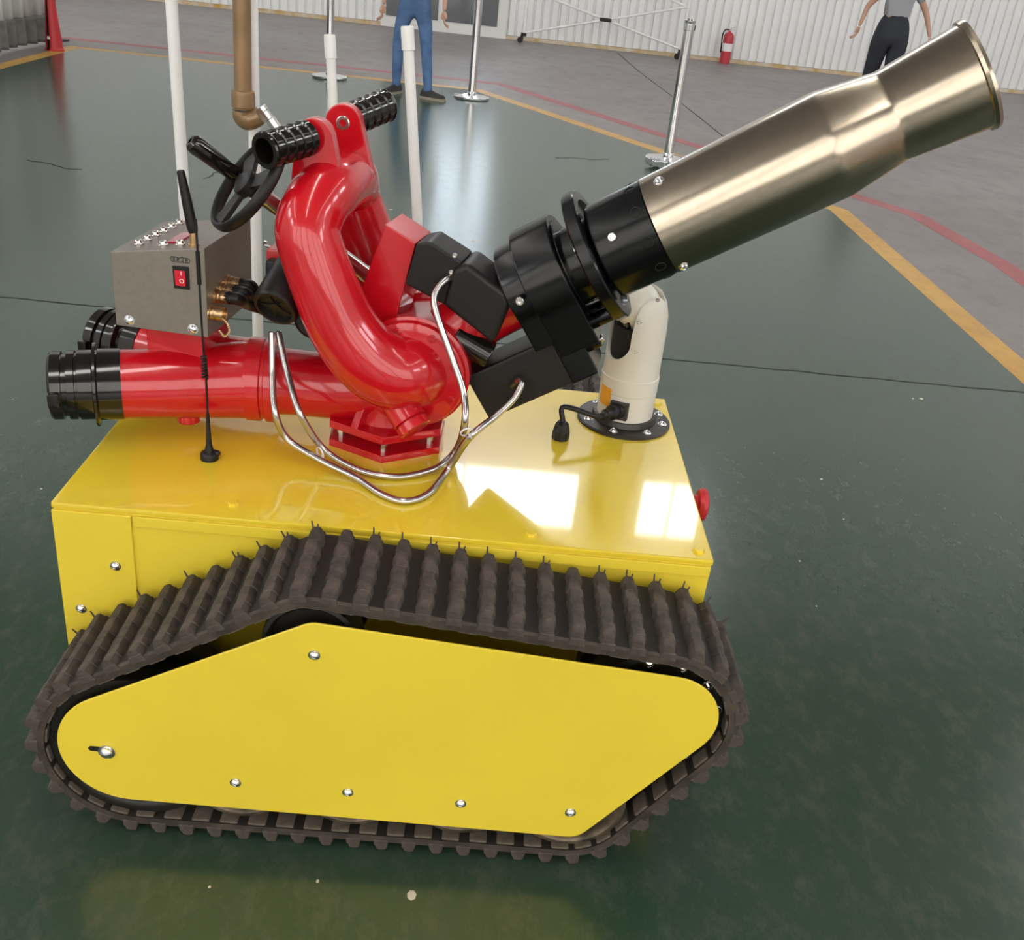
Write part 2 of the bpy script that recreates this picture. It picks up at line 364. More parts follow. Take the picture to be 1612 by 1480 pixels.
# ---- bolts shared by many parts
def dome_bolt(r, h):
    b_ = B(); lathe(b_, (0, 0, 0), (0, 0, 1), [(0, r*1.25), (h*.2, r*1.25), (h*.22, r), (h*.6, r*.92), (h*.85, r*.66), (h, r*.36), (h*.8, r*.3), (h*.8, 0)], 14); return meshof(b_, 'bolt', CHR)
def socket_bolt(r, h, m=STL):
    b_ = B(); lathe(b_, (0, 0, 0), (0, 0, 1), [(0, r), (h*.8, r), (h, r*.85), (h, r*.5), (h*.3, r*.48), (h*.3, 0)], 14); return meshof(b_, 'screw', m)
def hex_head(r, h, m):
    b_ = B(); lathe(b_, (0, 0, 0), (0, 0, 1), [(0, r), (h*.85, r), (h, r*.85)], 6); return meshof(b_, 'bolt', m)
DB, SB, SBS, DBS = dome_bolt(.0085, .007), socket_bolt(.0085, .007), socket_bolt(.005, .004), dome_bolt(.0055, .005)
# ---- chassis
b_ = B(); box(b_, (CL/2, CW/2, (.10+ZT-.012)/2), (CL-.004, CW-.004, ZT-.012-.10), bev=.004)
chassis = add('chassis', b_, YEL, robot, label='yellow sheet steel hull')
b_ = B(); box(b_, (CL/2, CW/2, ZT-.006), (CL, CW, .012), bev=.0035); lid = add('hull_lid', b_, YTOP, chassis, label='glossy yellow lid')
b_ = B(); box(b_, (.074, -.0002, (.12+ZT-.014)/2), (.146, .008, ZT-.014-.12), bev=.002); add('end_panel', b_, YEL, chassis)
b_ = B(); box(b_, (.148+(CL-.15)/2, -.0006, ZT-.025), (CL-.153, .006, .022), bev=.002); add('lid_flange', b_, YEL, chassis)
for (px, py) in ((182, 891), (128, 958)): inst('panel_bolt', DB, frame4(ony(px, py, -.0045), (0, -1, 0)), chassis)
HY = hex_head(.011, .007, YTOP)
for x, y in ((.324, .050), (.894, .036), (1.218, .030), (.324, .70), (.894, .72), (1.218, .72)): inst('lid_bolt', HY, frame4((x, y, ZT-.001), (0, 0, 1)), chassis)
# emergency stop button on the end face
q = onz(1110, 788, .565); bx = V((CL, q.y+.0, .555))
b_ = B(); lathe(b_, bx, (1, 0, 0), [(-.004, .020), (.014, .019), (.016, .031), (.024, .036), (.032, .034), (.037, .022)], 24); add('emergency_stop_button', b_, REDP, robot, label='red mushroom button on the hull end')
# ---- tracks
BELT = hull([(.20, .202, .182), (.52, .477, .106), (1.135, .372, .155), (1.013, .150, .130)])
NL = 58
PTS, PER = resample(BELT, NL*4)
BW0, BW1 = -.226, -.022               # near belt, inner edge against the hull
TH = .020
def normal(i):
    a, c_ = PTS[i-1], PTS[(i+1) % len(PTS)]; t = (c_-a)/np.linalg.norm(c_-a); return t, np.array([t[1], -t[0]])
def belt_mesh():
    rows = []
    for i in range(len(PTS)):
        p_ = PTS[i]; t, n_ = normal(i); o_ = []
        for (d, y) in ((0, BW1), (0, BW0+.004), (-.004, BW0), (-TH, BW0), (-TH, BW1)):
            q_ = p_+n_*d; o_.append(V((q_[0], y, q_[1])))
        rows.append(o_)
    rows.append([v_.copy() for v_ in rows[0]]); b_ = B(); rings(b_, rows, True, False, False); bmesh.ops.remove_doubles(b_, verts=b_.verts[:], dist=1e-6)
    for f in b_.faces:
        if f.calc_center_median().y < BW0+.003: f.material_index = 1
    return b_
def lug_mesh(wh):
    """cross bar of the track: a rounded bar cut into small staggered blocks; local X along travel, Y across, Z out"""
    b_ = B(); yw = (BW1-BW0); n = 9; rows = []; h = .018
    for k in range(n*2):
        y = -yw/2+yw*(k//2+(k % 2)*.96+.02)/n; s = (.0012 if (k//2) % 2 else -.0012); e = .82 if k in (0, n*2-1) else 1; hh = h*(1 if (k//2) % 2 else .95)
        rows.append([V((s*1.0+a*e, y, z)) for a, z in ((-.0155, -.002), (-.0135, hh*.45), (-.0105, hh*.86), (-.005, hh), (.005, hh), (.0105, hh*.86), (.0135, hh*.45), (.0155, -.002))])
    rings(b_, rows, True)
    for e in (-1, 1): prism(b_, [(-.0125, .006), (.0125, .006), (.0150, -.010), (-.0150, -.010)], e*(yw/2-.003), e*(yw/2+.0022), lambda a_, c2, d: V((a_, d, c2)), bev=.0015, seg=1)
    for j in range(wh): cyl(b_, (-.006+.008*j, yw/2-.003-.004*j, h*.8), (-.008+.012*j, yw/2+.003-.006*j, h+.011-.004*j), .0021, .0015, 5)
    return meshof(b_, 'lug', RUB, 30)
LUGS = [lug_mesh(0), lug_mesh(1), lug_mesh(2)]
b_ = B(); box(b_, (0, 0, 0), (.034, .040, .008), bev=.003); PAD = meshof(b_, 'inner_pad', RUBB)
def track(dy, flip):
    bm_ = belt_mesh()
    if flip: bmesh.ops.scale(bm_, vec=V((1, -1, 1)), verts=bm_.verts[:])
    bmesh.ops.translate(bm_, verts=bm_.verts[:], vec=V((0, dy, 0)))
    belt = add('track_belt', bm_, RUBD, robot, 40, mats=[RUBD, RUBE], label='dusty black rubber track belt')
    s = -1 if flip else 1; yc = dy+s*(BW0+BW1)/2
    for k in range(NL):
        i = k*4; t, n_ = normal(i); p_ = PTS[i]
        X_ = V((t[0], 0, t[1])); Z_ = V((n_[0], 0, n_[1]))
        M = Matrix((X_, Z_.cross(X_), Z_)).transposed().to_4x4()
        if M.col[1][1] < 0: M = Matrix((-X_, Z_.cross(-X_), Z_)).transposed().to_4x4()
        M.translation = V((p_[0], yc, p_[1]))
        inst('lug', random.choice(LUGS), M, belt)
        j = (i+2) % len(PTS); t, n_ = normal(j); q_ = PTS[j]-n_*(TH+.001); X_ = V((t[0], 0, t[1])); Z_ = V((n_[0], 0, n_[1]))
        M = Matrix((X_, Z_.cross(X_), Z_)).transposed().to_4x4(); M.translation = V((q_[0], dy+s*(BW0+.023), q_[1])); inst('inner_pad', PAD, M, belt)
    Yf = lambda y: dy+s*y
    def wheel(name, x, z, r, m, y0=-.215, y1=-.05, hub=.35):
        w_ = B(); a = Yf(y0); c_ = Yf(y1); d = (c_-a); l_ = abs(d)
        lathe(w_, (x, a, z), (0, d/l_, 0), [(.012, 0), (.012, r*hub), (0, r*hub), (0, r*hub*.7), (0, r*hub*.7), (.0, r*hub), (.014, r*hub*1.05), (.014, r*.80), (.004, r*.84), (0, r*.9), (.002, r*.985), (.008, r), (.05, r), (.055, r*.86), (l_-.055, r*.86), (l_-.05, r), (l_, r*.97), (l_, 0)], 40)
        return add(name, w_, m, robot)
    wheel('idler_wheel', .20, .202, .162, DKIR)
    wheel('top_roller', .52, .477, .086, DKIR)
    spk = wheel('drive_sprocket', 1.135, .372, .134, DKIR, -.20)
    for k in range(12):
        a = 2*PI*k/12+.2; inst('sprocket_bolt', DB, frame4((1.135+.117*math.cos(a), Yf(-.2), .372+.117*math.sin(a)), (0, -s, 0)), spk)
    for x in (.387, .595, .806, 1.013): wheel('road_wheel', x, .150, .108 if x > 1 else .100, WIRON)
    for x in (.2, .6, 1.0):
        w_ = B(); box(w_, (x, Yf(-.03), .2), (.06, .07, .1), bev=.004); add('axle_bracket', w_, DKIR, robot)
    # yellow guard plate over the wheels
    poly = hull([(.192, .220, .125), (.533, .490, .048), (1.153, .394, .094), (1.012, .132, .046)], 64)
    w_ = B(); prism(w_, poly, Yf(-.235), Yf(-.230), XZD, bev=.0012, seg=1)
    pl = add('track_guard', w_, YEL, robot, label='flat yellow track side plate')
    for (x, z) in ((.387, .160), (.595, .158), (.806, .152), (1.013, .151), (.530, .472)): inst('guard_bolt', DB, frame4((x, Yf(-.235), z), (0, -s, 0)), pl)
    w_ = B(); prism(w_, [(.128+.006*math.cos(a), .216+.006*math.sin(a)) for a in np.linspace(PI/2, 3*PI/2, 8)]+[(.165, .210), (.165, .222)], Yf(-.2353), Yf(-.2345), XZD); add('slot', w_, DRK, pl)
    w_ = B(); lathe(w_, (.156, Yf(-.2355), .213), (0, -s, 0), [(0, .0155), (.003, .0155), (.0035, .0115), (.008, .011), (.011, .007), (.012, 0)], 16); add('tension_bolt', w_, CHR, pl)
    for (x, z) in ((.387, .160), (.806, .152), (.530, .472)):
        w_ = B(); cyl(w_, (x, Yf(-.231), z), (x, Yf(-.1), z), .014, seg=10); add('guard_spacer', w_, DKIR, pl)
track(0, False); track(CW, True)
# ---- inlet manifold: two inlets joined into one pipe
b_ = B(); ZP = .70
tube(b_, [(.01, .292, ZP, .071), (.12, .325, ZP, .073), (.20, .355, ZP, .078), (.28, .382, ZP, .083), (.33, .392, ZP, .080)], .07, 32)
tube(b_, [(.01, .508, ZP, .071), (.12, .465, ZP, .073), (.20, .425, ZP, .078), (.28, .398, ZP, .083)], .07, 32)
lathe(b_, (.275, .388, ZP), (1, .05, 0), [(0, .080), (.004, .090), (.035, .090), (.037, .085), (.043, .085), (.046, .091), (.062, .091), (.066, .078)], 36)
tube(b_, [(.30, .39, ZP, .074), (.38, .39, ZP, .071), (.45, .39, ZP, .071), (.52, .39, ZP+.008, .075), (.575, .39, ZP+.03, .078)], .07, 32)
man = add('inlet_manifold', b_, RED, robot, label='red twin inlet pipe')
b_ = B(); cyl(b_, (.16, .335, ZP-.088), (.16, .335, ZP-.06), .024, seg=18, bev=.003); add('drain_boss', b_, RED, man)
def coupling(p, a, nm='inlet_coupling'):
    w_ = B(); lathe(w_, p, a, [(-.004, .0735), (.040, .0735), (.041, .078), (.043, .086), (.048, .086), (.050, .078), (.051, .071), (.078, .071), (.079, .066), (.083, .066), (.084, .070), (.098, .070), (.099, .063), (.108, .063), (.109, .069), (.128, .069), (.133, .065), (.134, .056), (.05, .054), (.05, 0)], 40)
    o = add(nm, w_, BLG, man, label='glossy black hose coupling')
    X_, Y_, Z_ = basis(a)
    for k in range(2):
        w2 = B(); e = (X_ if k == 0 else -X_); box(w2, V(p)+Z_*.122+e*.066, (.03, .03, .022), Matrix((X_, Y_, Z_)).transposed(), bev=.004); add('coupling_lug', w2, BLG, man)
coupling((.035, .300, ZP), V((-.955, -.30, 0))); coupling((.035, .4985, ZP), V((-.94, .34, 0)))
# ---- monitor base plates and swivel
hexp = [(.14*math.cos(math.radians(a)), .14*math.sin(math.radians(a))) for a in (-88, -30, 28, 92, 155, -146)]
MD = lambda a, b, d: V((MC.x+a, MC.y+.02+b, d))
b_ = B(); prism(b_, hexp, ZT-.001, ZT+.016, MD, bev=.002); mbase = add('monitor_base', b_, RED, robot, label='red stacked base plates')
b_ = B(); prism(b_, hexp, ZT+.042, ZT+.060, MD, bev=.003); add('base_plate', b_, RED, mbase)
b_ = B(); cyl(b_, (MC.x, MC.y+.02, ZT), (MC.x, MC.y+.02, ZT+.05), .07); add('base_hub', b_, RED, mbase)
b_ = B(); lathe(b_, (MC.x, MC.y+.01, ZT+.05), (0, 0, 1), [(0, .085), (.03, .080), (.07, .082), (.10, .090), (.115, .098), (.135, .098), (.14, .092), (.16, .090), (.165, .07)], 40); add('swivel_body', b_, RED, mbase)
for a in (-120, -60, 0, 180):
    e = V((math.cos(math.radians(a)), math.sin(math.radians(a)), 0)); c_ = V((MC.x, MC.y+.02, 0)); n_ = V((-e.y, e.x, 0))
    w_ = B(); prism(w_, [(.06, ZT+.058), (.122, ZT+.058), (.116, ZT+.07), (.085, ZT+.12), (.06, ZT+.125)], -.009, .009, lambda a_, z_, d: c_+e*a_+n_*d+V((0, 0, z_)), bev=.002); add('gusset', w_, RED, mbase)
HS = hex_head(.008, .03, STL)
for x, y in hexp: inst('stud', HS, frame4((MC.x+x*.8, MC.y+.02+y*.8, ZT+.014), (0, 0, 1)), mbase)
# ---- horns
HP = [(-.118, 0, 1.128, .058), (-.121, -.060, 1.125, .060), (-.129, -.114, 1.109, .061), (-.134, -.147, 1.070, .061), (-.117, -.156, 1.018, .062), (-.094, -.158, .962, .064), (-.064, -.155, .898, .067), (-.022, -.148, .840, .071), (.022, -.132, .805, .075), (.058, -.107, .795, .078), (.075, -.075, .793, .078)]
def horn(name):
    w_ = B(); pr_ = [(u, w0, z, r) for u, w0, z, r in HP[::-1]]+[(u, -w0*1.06, z, r) for u, w0, z, r in HP[1:]]
    tube(w_, [(*L(u, w0, z), r) for u, w0, z, r in pr_], .06, 36, 8); return add(name, w_, RED, robot, 60, label='looped red twin monitor pipe')
horn('monitor_pipe')
# pivot with bolted flanges
PV = V((.068, .790))
b_ = B(); lathe(b_, L(PV.x, -.115, PV.y), ML, [(0, .07), (.004, .100), (.008, .110), (.012, .112), (.022, .112), (.024, .118), (.046, .118), (.050, .108), (.18, .108), (.184, .118), (.206, .118), (.21, .11), (.226, .100), (.23, .07)], 48)
piv = add('pivot_body', b_, RED, robot, label='red elevation pivot drum')
RB = socket_bolt(.0085, .006, RED)
for s in (-1, 1):
    for k in range(8):
        a = 2*PI*k/8+.35; inst('flange_bolt', RB, frame4(L(PV.x+.094*math.cos(a), s*.109, PV.y+.094*math.sin(a)), ML*s), piv)
# drain boss low on the front flange
p0 = onl(628, 634, -.13); p1 = onl(660, 686, -.16)
b_ = B(); d = (p1-p0).normalized(); lathe(b_, p0-d*.02, d, [(0, .036), (.062, .036), (.065, .030), (.068, .030), (.068, .035), (.084, .034), (.087, .029)], 24); add('drain_cap', b_, RED, piv)
# lugs (ears) with ribbed grips
def ear(w0, w1, pxb, pxt, name):
    u0, z0 = pxb; u1, z1 = pxt; w_ = B(); r0, r1 = .052, .036
    ax = V((u1-u0, z1-z0)); lg = ax.length; ax.normalize(); nx = V((-ax.y, ax.x)); poly = []
    poly += [(u0+nx.x*r0, z0+nx.y*r0), (u0-nx.x*r0, z0-nx.y*r0)]
    for a in np.linspace(-PI/2, PI/2, 14): poly.append((u1+(ax.x*math.cos(a)+nx.x*math.sin(a))*r1, z1+(ax.y*math.cos(a)+nx.y*math.sin(a))*r1))
    prism(w_, poly, w0, w1, lambda a_, b2, d: L(a_, d, b2), bev=.003); return add(name, w_, RED, robot, label='red handle lug')
def grip(p, q, name, parent):
    p = V(p); q = V(q); l_ = (q-p).length; prof = [(0, .028)]
    for k in range(5): t = l_*(.04+.19*k); prof += [(t, .0295), (t+l_*.02, .033), (t+l_*.12, .033), (t+l_*.14, .0295)]
    prof += [(l_*.97, .034), (l_, .032), (l_, .023), (l_*.35, .022), (l_*.35, 0)]
    w_ = B(); lathe(w_, p, q-p, prof, 28); return add(name, w_, BLG, parent, 30, label='ribbed black rubber grip')
def uz(p): d = p-MC; return V((d.dot(MU), d.z))
e1t = uz(onl(487, 216, -.075)); e2t = uz(onl(541, 193, .055))
ea1 = ear(-.080, -.050, (e1t.x+.016, 1.130), (e1t.x+.010, e1t.y), 'handle_lug'); ea2 = ear(.050, .078, (e2t.x+.012, 1.130), tuple(e2t), 'handle_lug')
grip(L(e1t.x, -.076, e1t.y), onl(416, 238, -.175), 'grip', ea1); grip(L(e2t.x, .078, e2t.y), onl(607, 166, .185), 'grip', ea2)
inst('lug_bolt', socket_bolt(.014, .008), frame4(L(e2t.x, .055, e2t.y), -ML), ea2); inst('lug_bolt', socket_bolt(.014, .008), frame4(L(e1t.x, -.055, e1t.y), ML), ea1)
# ---- hand wheel on its shaft
S0, S1 = onl(578, 432, .035), onl(390, 291, -.10); SD = (S1-S0).normalized()
b_ = B(); torus(b_, S1, SD, .096, .0065, .0120, 56, 14); hw = add('hand_wheel', b_, BPL, robot, 50, label='black crank hand wheel')
b_ = B(); lathe(b_, S1-SD*.03, SD, [(0, .016), (.02, .018), (.024, .028), (.042, .026), (.05, .012)], 24); add('wheel_hub', b_, BPL, hw)
X_, Y_, Z_ = basis(SD)
for k in range(3):
    a = 2*PI*k/3+.5; e = X_*math.cos(a)+Y_*math.sin(a); t_ = Z_.cross(e); w_ = B()
    prism(w_, [(.018, .014), (.09, .022), (.09, -.022), (.018, -.014)], -.005, .005, lambda a_, c2, d: S1+e*a_+t_*c2+Z_*d, bev=.002); add('spoke', w_, BPL, hw)
hp = onl(352, 262, -.10); hp = S1+(hp-S1)-Z_*(hp-S1).dot(Z_); e = (hp-S1).normalized(); hp = S1+e*.080
b_ = B(); lathe(b_, hp-SD*.005, SD, [(0, .009), (.012, .009), (.014, .015), (.05, .0175), (.098, .019), (.108, .018), (.114, .012), (.114, .006), (.10, .006), (.10, 0)], 20); add('crank_handle', b_, BLG, hw)
b_ = B(); cyl(b_, S0, S1, .0160, seg=20, bev=.002); lathe(b_, S0-SD*.001, SD, [(0, .012), (.0, .0180), (.008, .0180), (.009, .0160)], 20); add('drive_shaft', b_, STL, hw)
# ---- swivel motors behind the near horn
am = onl(432, 487, -.17)
b_ = B(); AMD = (ML*.80+V((0, 0, .45))+MU*.12).normalized(); lathe(b_, am, AMD, [(.010, 0), (.010, .034), (0, .036), (0, .042), (.008, .046), (.10, .046), (.11, .040), (.15, .038)], 32); sm = add('swivel_motor', b_, BPL, robot, label='round black swivel motor')
for k in range(5):
    a = 2*PI*k/5; e = basis(AMD)[0]*math.cos(a)+basis(AMD)[1]*math.sin(a); w_ = B(); box(w_, am+AMD*.009+e*.022, (.022, .004, .004), Matrix((e, AMD, e.cross(AMD))).transposed()); add('cap_rib', w_, BPL, sm)
w_ = B(); cyl(w_, am+AMD*.004, am+AMD*.012, .010, seg=16); add('cap_hub', w_, BPL, sm)
b_ = B(); a2 = onl(492, 505, -.07); lathe(b_, a2, ML, [(0, .034), (.006, .042), (.10, .042), (.10, .03)], 28); add('gear_housing', b_, BPL, sm)
b_ = B(); box(b_, onl(455, 425, -.05), (.07, .09, .055), Matrix.Rotation(-PSI, 3, 'Z'), bev=.008); add('motor_block', b_, BPL, sm)
b_ = B(); box(b_, onl(452, 398, -.03), (.06, .08, .03), Matrix.Rotation(-PSI, 3, 'Z'), bev=.005); add('motor_mount', b_, RED, sm)
p0 = onl(450, 394, -.03); p1 = onl(418, 386, -.03); b_ = B(); tube(b_, [p0, (p0+p1)/2, p1, p1+V((0, 0, .008))], .0035, 8, 4); add('lock_pin', b_, STL, sm)
# ---- elevation actuator on its red bracket
b_ = B(); prism(b_, [(-.007, 1.077), (.055, 1.047), (.028, .915), (.02, .86), (-.09, .86), (-.062, .905)], -.062, .040, lambda a_, c2, d: L(a_+.10*(d+.062), d, c2), bev=.004); add('actuator_bracket', b_, RED, robot, label='red folded actuator bracket')
def poly_l(pts, w_):
    return [tuple(uz(onl(a, c2, w_))) for a, c2 in pts]
b_ = B(); prism(b_, poly_l([(637, 448), (655, 384), (675, 380), (727, 413), (706, 484)], -.075), -.075, .015, lambda a_, c2, d: L(a_+.08*(d+.075), d, c2), bev=.006); el = add('elevation_actuator', b_, BPL, robot, label='black elevation actuator housing')
b_ = B(); prism(b_, poly_l([(696, 480), (712, 424), (735, 415), (797, 462), (803, 480), (776, 543)], -.090), -.090, .020, lambda a_, c2, d: L(a_+.05*(d+.09), d, c2), bev=.012, seg=3); add('actuator_gearbox', b_, BPL, el)
p0 = onl(716, 528, -.05); p1 = onl(772, 560, -.05); b_ = B(); cyl(b_, p0, p1, .030, seg=24, bev=.004); add('actuator_motor', b_, BLG, el)
for (px, py) in ((716, 402), (711, 428)): inst('screw', SBS, frame4(onl(px, py, -.076), -ML), el)
# ---- outlet tube, nozzle control ring, sleeve and barrel
J = L(.515, 0, 1.126); TP = L(1.019, 0, 1.459); NA = (TP-J).normalized(); NLEN = (TP-J).length
NN = NA.cross(ML).normalized()
if NN.z < 0: NN = -NN
def N_(t, n=0, l=0): return J + NA*t + NN*n + ML*l
b_ = B(); tube(b_, [(*L(PV.x, 0, PV.y), .075), (*N_(-.48, -.022), .070), (*N_(-.40, -.006), .066), (*N_(-.28), .066)], .07, 32); add('outlet_tube', b_, RED, robot, label='red outlet tube')
prof = [(0, .094), (.002, .0965), (.10, .0975), (.22, .099), (.33, .100), (.345, .0995), (.44, .0845), (.446, .083), (.452, .083), (.46, .0835), (NLEN-.012, .094), (NLEN-.010, .098), (NLEN-.004, .0995), (NLEN+.002, .098), (NLEN+.003, .094), (NLEN-.01, .0905), (.46, .079), (.33, .095), (.06, .09), (.06, 0)]
b_ = B(); lathe(b_, J, NA, prof, 64, cap0=False); barrel = add('nozzle_barrel', b_, BAR, robot, 22, label='brass-toned steel nozzle barrel')
b_ = B(); lathe(b_, J, NA, [(-.118, .070), (-.116, .093), (-.112, .0955), (-.001, .0955), (.0005, .092), (.0005, .08)], 56); slv = add('nozzle_sleeve', b_, BLK, barrel)
b_ = B(); lathe(b_, J, NA, [(-.146, .09), (-.145, .131), (-.142, .134), (-.122, .134), (-.119, .131), (-.1185, .112), (-.126, .108), (-.126, .09)], 56); add('nozzle_flange', b_, BLK, barrel)
b_ = B(); lathe(b_, J, NA, [(-.20, .078), (-.12, .078)], 48); add('nozzle_neck', b_, BLK, barrel)
# control ring: a round-topped block with a pinion housing below
def ringpoly(r, low, wd):
    P_ = [(r*math.cos(a), r*math.sin(a)) for a in np.linspace(math.radians(-25), math.radians(205), 26)]
    return P_+[(-wd, -low), (wd, -low)]
ND = lambda a_, c2, d: N_(d, c2, a_)
b_ = B(); prism(b_, ringpoly(.115, .135, .095), -.268, -.185, ND, bev=.004); rg = add('control_ring', b_, BLK, barrel)
b_ = B(); prism(b_, ringpoly(.098, .105, .085), -.312, -.262, ND, bev=.004); add('ring_clamp', b_, BLK, barrel)
b_ = B(); lathe(b_, J, NA, [(-.190, .078), (-.184, .100), (-.181, .100), (-.180, .078)], 40); add('ring_lip', b_, BLK, barrel)
b_ = B(); box(b_, N_(-.375, -.150, -.005), (.20, .115, .105), Matrix((NA, ML, NN)).transposed(), bev=.008); na = add('nozzle_actuator', b_, BPL, robot, label='black nozzle pattern actuator box')
b_ = B(); box(b_, N_(-.252, -.155, 0), (.06, .125, .10), Matrix((NA, ML, NN)).transposed(), bev=.006); add('actuator_flange', b_, BLK, na)
for (t0, t1, n_, l_, r_) in ((-.19, -.145, -.112, -.02, .016), (-.225, -.195, -.150, -.028, .015), (-.19, -.15, -.112, .05, .016)):
    b_ = B(); cyl(b_, N_(t0, n_, l_), N_(t1, n_, l_), r_, seg=20, bev=.002); add('pinion_boss', b_, BLK, na)
    inst('pinion_screw', SB, frame4(N_(t1, n_, l_), NA), na)
def on_nozzle(px, py, r):
    d = ray(px, py).normalized(); o_ = CAM-J; a = d-NA*d.dot(NA); c_ = o_-NA*o_.dot(NA)
    A_, B_, C_ = a.dot(a), 2*a.dot(c_), c_.dot(c_)-r*r; D_ = max(0, B_*B_-4*A_*C_); t = (-B_-math.sqrt(D_))/(2*A_); p_ = CAM+d*t; r_ = p_-J; return p_, (r_-NA*r_.dot(NA)).normalized()
for (px, py, r) in ((910, 393, .078), (964, 374, .0955)):
    p_, n_ = on_nozzle(px, py, r); inst('nozzle_screw', SB, frame4(p_, n_), slv)
for (px, py) in ((1037, 285), (1076, 419)):
    p_, n_ = on_nozzle(px, py, .0965); inst('barrel_screw', DB, frame4(p_, n_), barrel)
p_, n_ = on_nozzle(818, 474, .118); inst('ring_screw', SB, frame4(N_((p_-J).dot(NA), (p_-J).dot(NN), -.114), -ML), rg)
b_ = B(); lathe(b_, (0, 0, 0), (0, 0, 1), [(-.004, .011), (.0008, .011), (.0012, .0095), (-.002, .0085), (-.002, 0)], 16); HOLE = meshof(b_, 'sleeve_hole', DRK)
for k in range(10):
    a = 2*PI*k/10+.28; e = NN*math.cos(a)-ML*math.sin(a); inst('sleeve_hole', HOLE, frame4(J-NA*.020+e*.0955, e), slv)
# ---- control box (console with a sloping top)
WB0, WB1 = -.17, .075
cp = poly_l([(173, 396), (322, 391), (328, 532), (183, 512)], WB0)
b_ = B(); prism(b_, cp, WB0, WB1, lambda a_, c2, d: L(a_, d, c2), bev=.0025); cb = add('control_box', b_, BOXM, robot, label='brushed steel control console with sloped top')
b_ = B(); box(b_, L(-.42, -.05, .79), (.12, .14, .10), Matrix.Rotation(-PSI, 3, 'Z'), bev=.004); add('box_bracket', b_, RED, cb)
FN = -ML                                    # the face with the switch
def face_pt(px, py, out=0): return onl(px, py, WB0-out)
def quad_on(bm_, pts, out0, out1, bev=0):
    P_ = poly_l(pts, WB0); prism(bm_, P_, WB0-out0, WB0-out1, lambda a_, c2, d: L(a_, d, c2), bev=bev)
b_ = B(); quad_on(b_, [(272, 418), (297, 420), (299, 456), (275, 453)], -.001, .003, .0008); sw = add('rocker_switch', b_, BPL, cb, label='black framed rocker switch')
b_ = B(); quad_on(b_, [(276, 424), (293, 426), (294, 450), (278, 448)], .002, .006, .001); add('switch_rocker', b_, REDS, cb, label='red rocker marked I and O')
def text_on(name, s, px, py, size, m, out, parent):
    cu = bpy.data.curves.new(name, 'FONT'); cu.body = s; cu.size = size; cu.align_x = 'CENTER'; cu.align_y = 'CENTER'; cu.extrude = .0003
    t_ = bpy.data.objects.new(name, cu); col.objects.link(t_); bpy.context.view_layer.update()
    me = bpy.data.meshes.new_from_object(t_.evaluated_get(bpy.context.evaluated_depsgraph_get())); bpy.data.objects.remove(t_)
    me.materials.clear(); me.materials.append(m)
    M = Matrix((MU, V((0, 0, 1)), -ML)).transposed().to_4x4(); M.translation = face_pt(px, py, out); return inst(name, me, M, parent)
text_on('rocker_mark', 'I', 285, 431, .012, WHT, .0063, cb); text_on('rocker_mark', 'O', 286, 443, .012, WHT, .0063, cb)
# engraved plate over the switch: rounded outline with four small characters
INK = mat('ink_black', (.02, .02, .02), .6)
b_ = B(); c0, c1 = uz(face_pt(268, 403)), uz(face_pt(299, 415)); cx_, cz_ = (c0.x+c1.x)/2, (c0.y+c1.y)/2; hx, hz = (c1.x-c0.x)/2, (c0.y-c1.y)/2
op = []
for k in range(24):
    a = 2*PI*k/24; op.append((math.copysign(max(abs(hx)-.005, 0), math.cos(a))+.005*math.cos(a), math.copysign(max(abs(hz)-.005, 0), math.sin(a))+.005*math.sin(a)))
tube(b_, [L(cx_+a, WB0-.0004, cz_+c2) for a, c2 in op+op[:1]], .0006, 5, 1); add('plate_outline', b_, INK, cb)
for k in range(4):
    x0 = cx_+(k-1.5)*.0085; b_ = B()
    for (ax_, az, sx, sz) in ((0, .003, .006, .0012), (0, 0, .005, .0012), (0, -.003, .006, .0012), ((-1)**k*.001, 0, .0012, .007)): box(b_, L(x0+ax_, WB0-.0003, cz_+az), (sx, .0006, sz), Matrix.Rotation(-PSI, 3, 'Z'))
    add('plate_character', b_, INK, cb)
for (px, py) in ((204, 504), (304, 518)): inst('box_screw', DB, frame4(face_pt(px, py, -.001), FN), cb)
inst('box_screw', DB, frame4(L(cp[3][0], -.11, cp[3][1]+.01), -MU), cb)
# sloping top: lamps in a row, red readout, antenna socket
tA, tB = V(cp[0]), V(cp[1]); tdir = (tB-tA).normalized(); tn = V((-tdir.y, tdir.x));
def top_pt(a, w_, out=0): q_ = tA+(tB-tA)*a; return L(q_.x+tn.x*out, w_, q_.y+tn.y*out)
TN = (MU*tn.x+V((0, 0, 1))*tn.y).normalized()
b_ = B(); lathe(b_, (0, 0, 0), (0, 0, 1), [(-.002, .0095), (.003, .0095), (.004, .008), (.009, .007), (.011, .004), (.0115, 0)], 14); KN = meshof(b_, 'push_button', STL)
for k in range(6): inst('push_button', KN, frame4(top_pt(.20+.012*k, WB0+.045+.033*k, 0), TN), cb)
for a in (.50, .68): inst('push_button', KN, frame4(top_pt(a, WB0+.03, 0), TN), cb)
RDM = mat('red_readout', (.45, .01, .05), .15, coat=.6)
Mt = Matrix((MU*tdir.x+V((0, 0, 1))*tdir.y, ML, TN)).transposed()
b_ = B(); box(b_, top_pt(.56, WB0+.085, .001), (.028, .075, .005), Mt, bev=.0015); add('readout', b_, RDM, cb, label='red display window')
ab = onl(301, 383, WB0+.028); at = onl(284, 268, WB0+.028)
ab = top_pt(.84, WB0+.022); b_ = B(); lathe(b_, ab, V((0, 0, 1)), [(-.003, .011), (.004, .011), (.004, .008), (.03, .0075)], 16); add('antenna_socket', b_, BRS, cb)
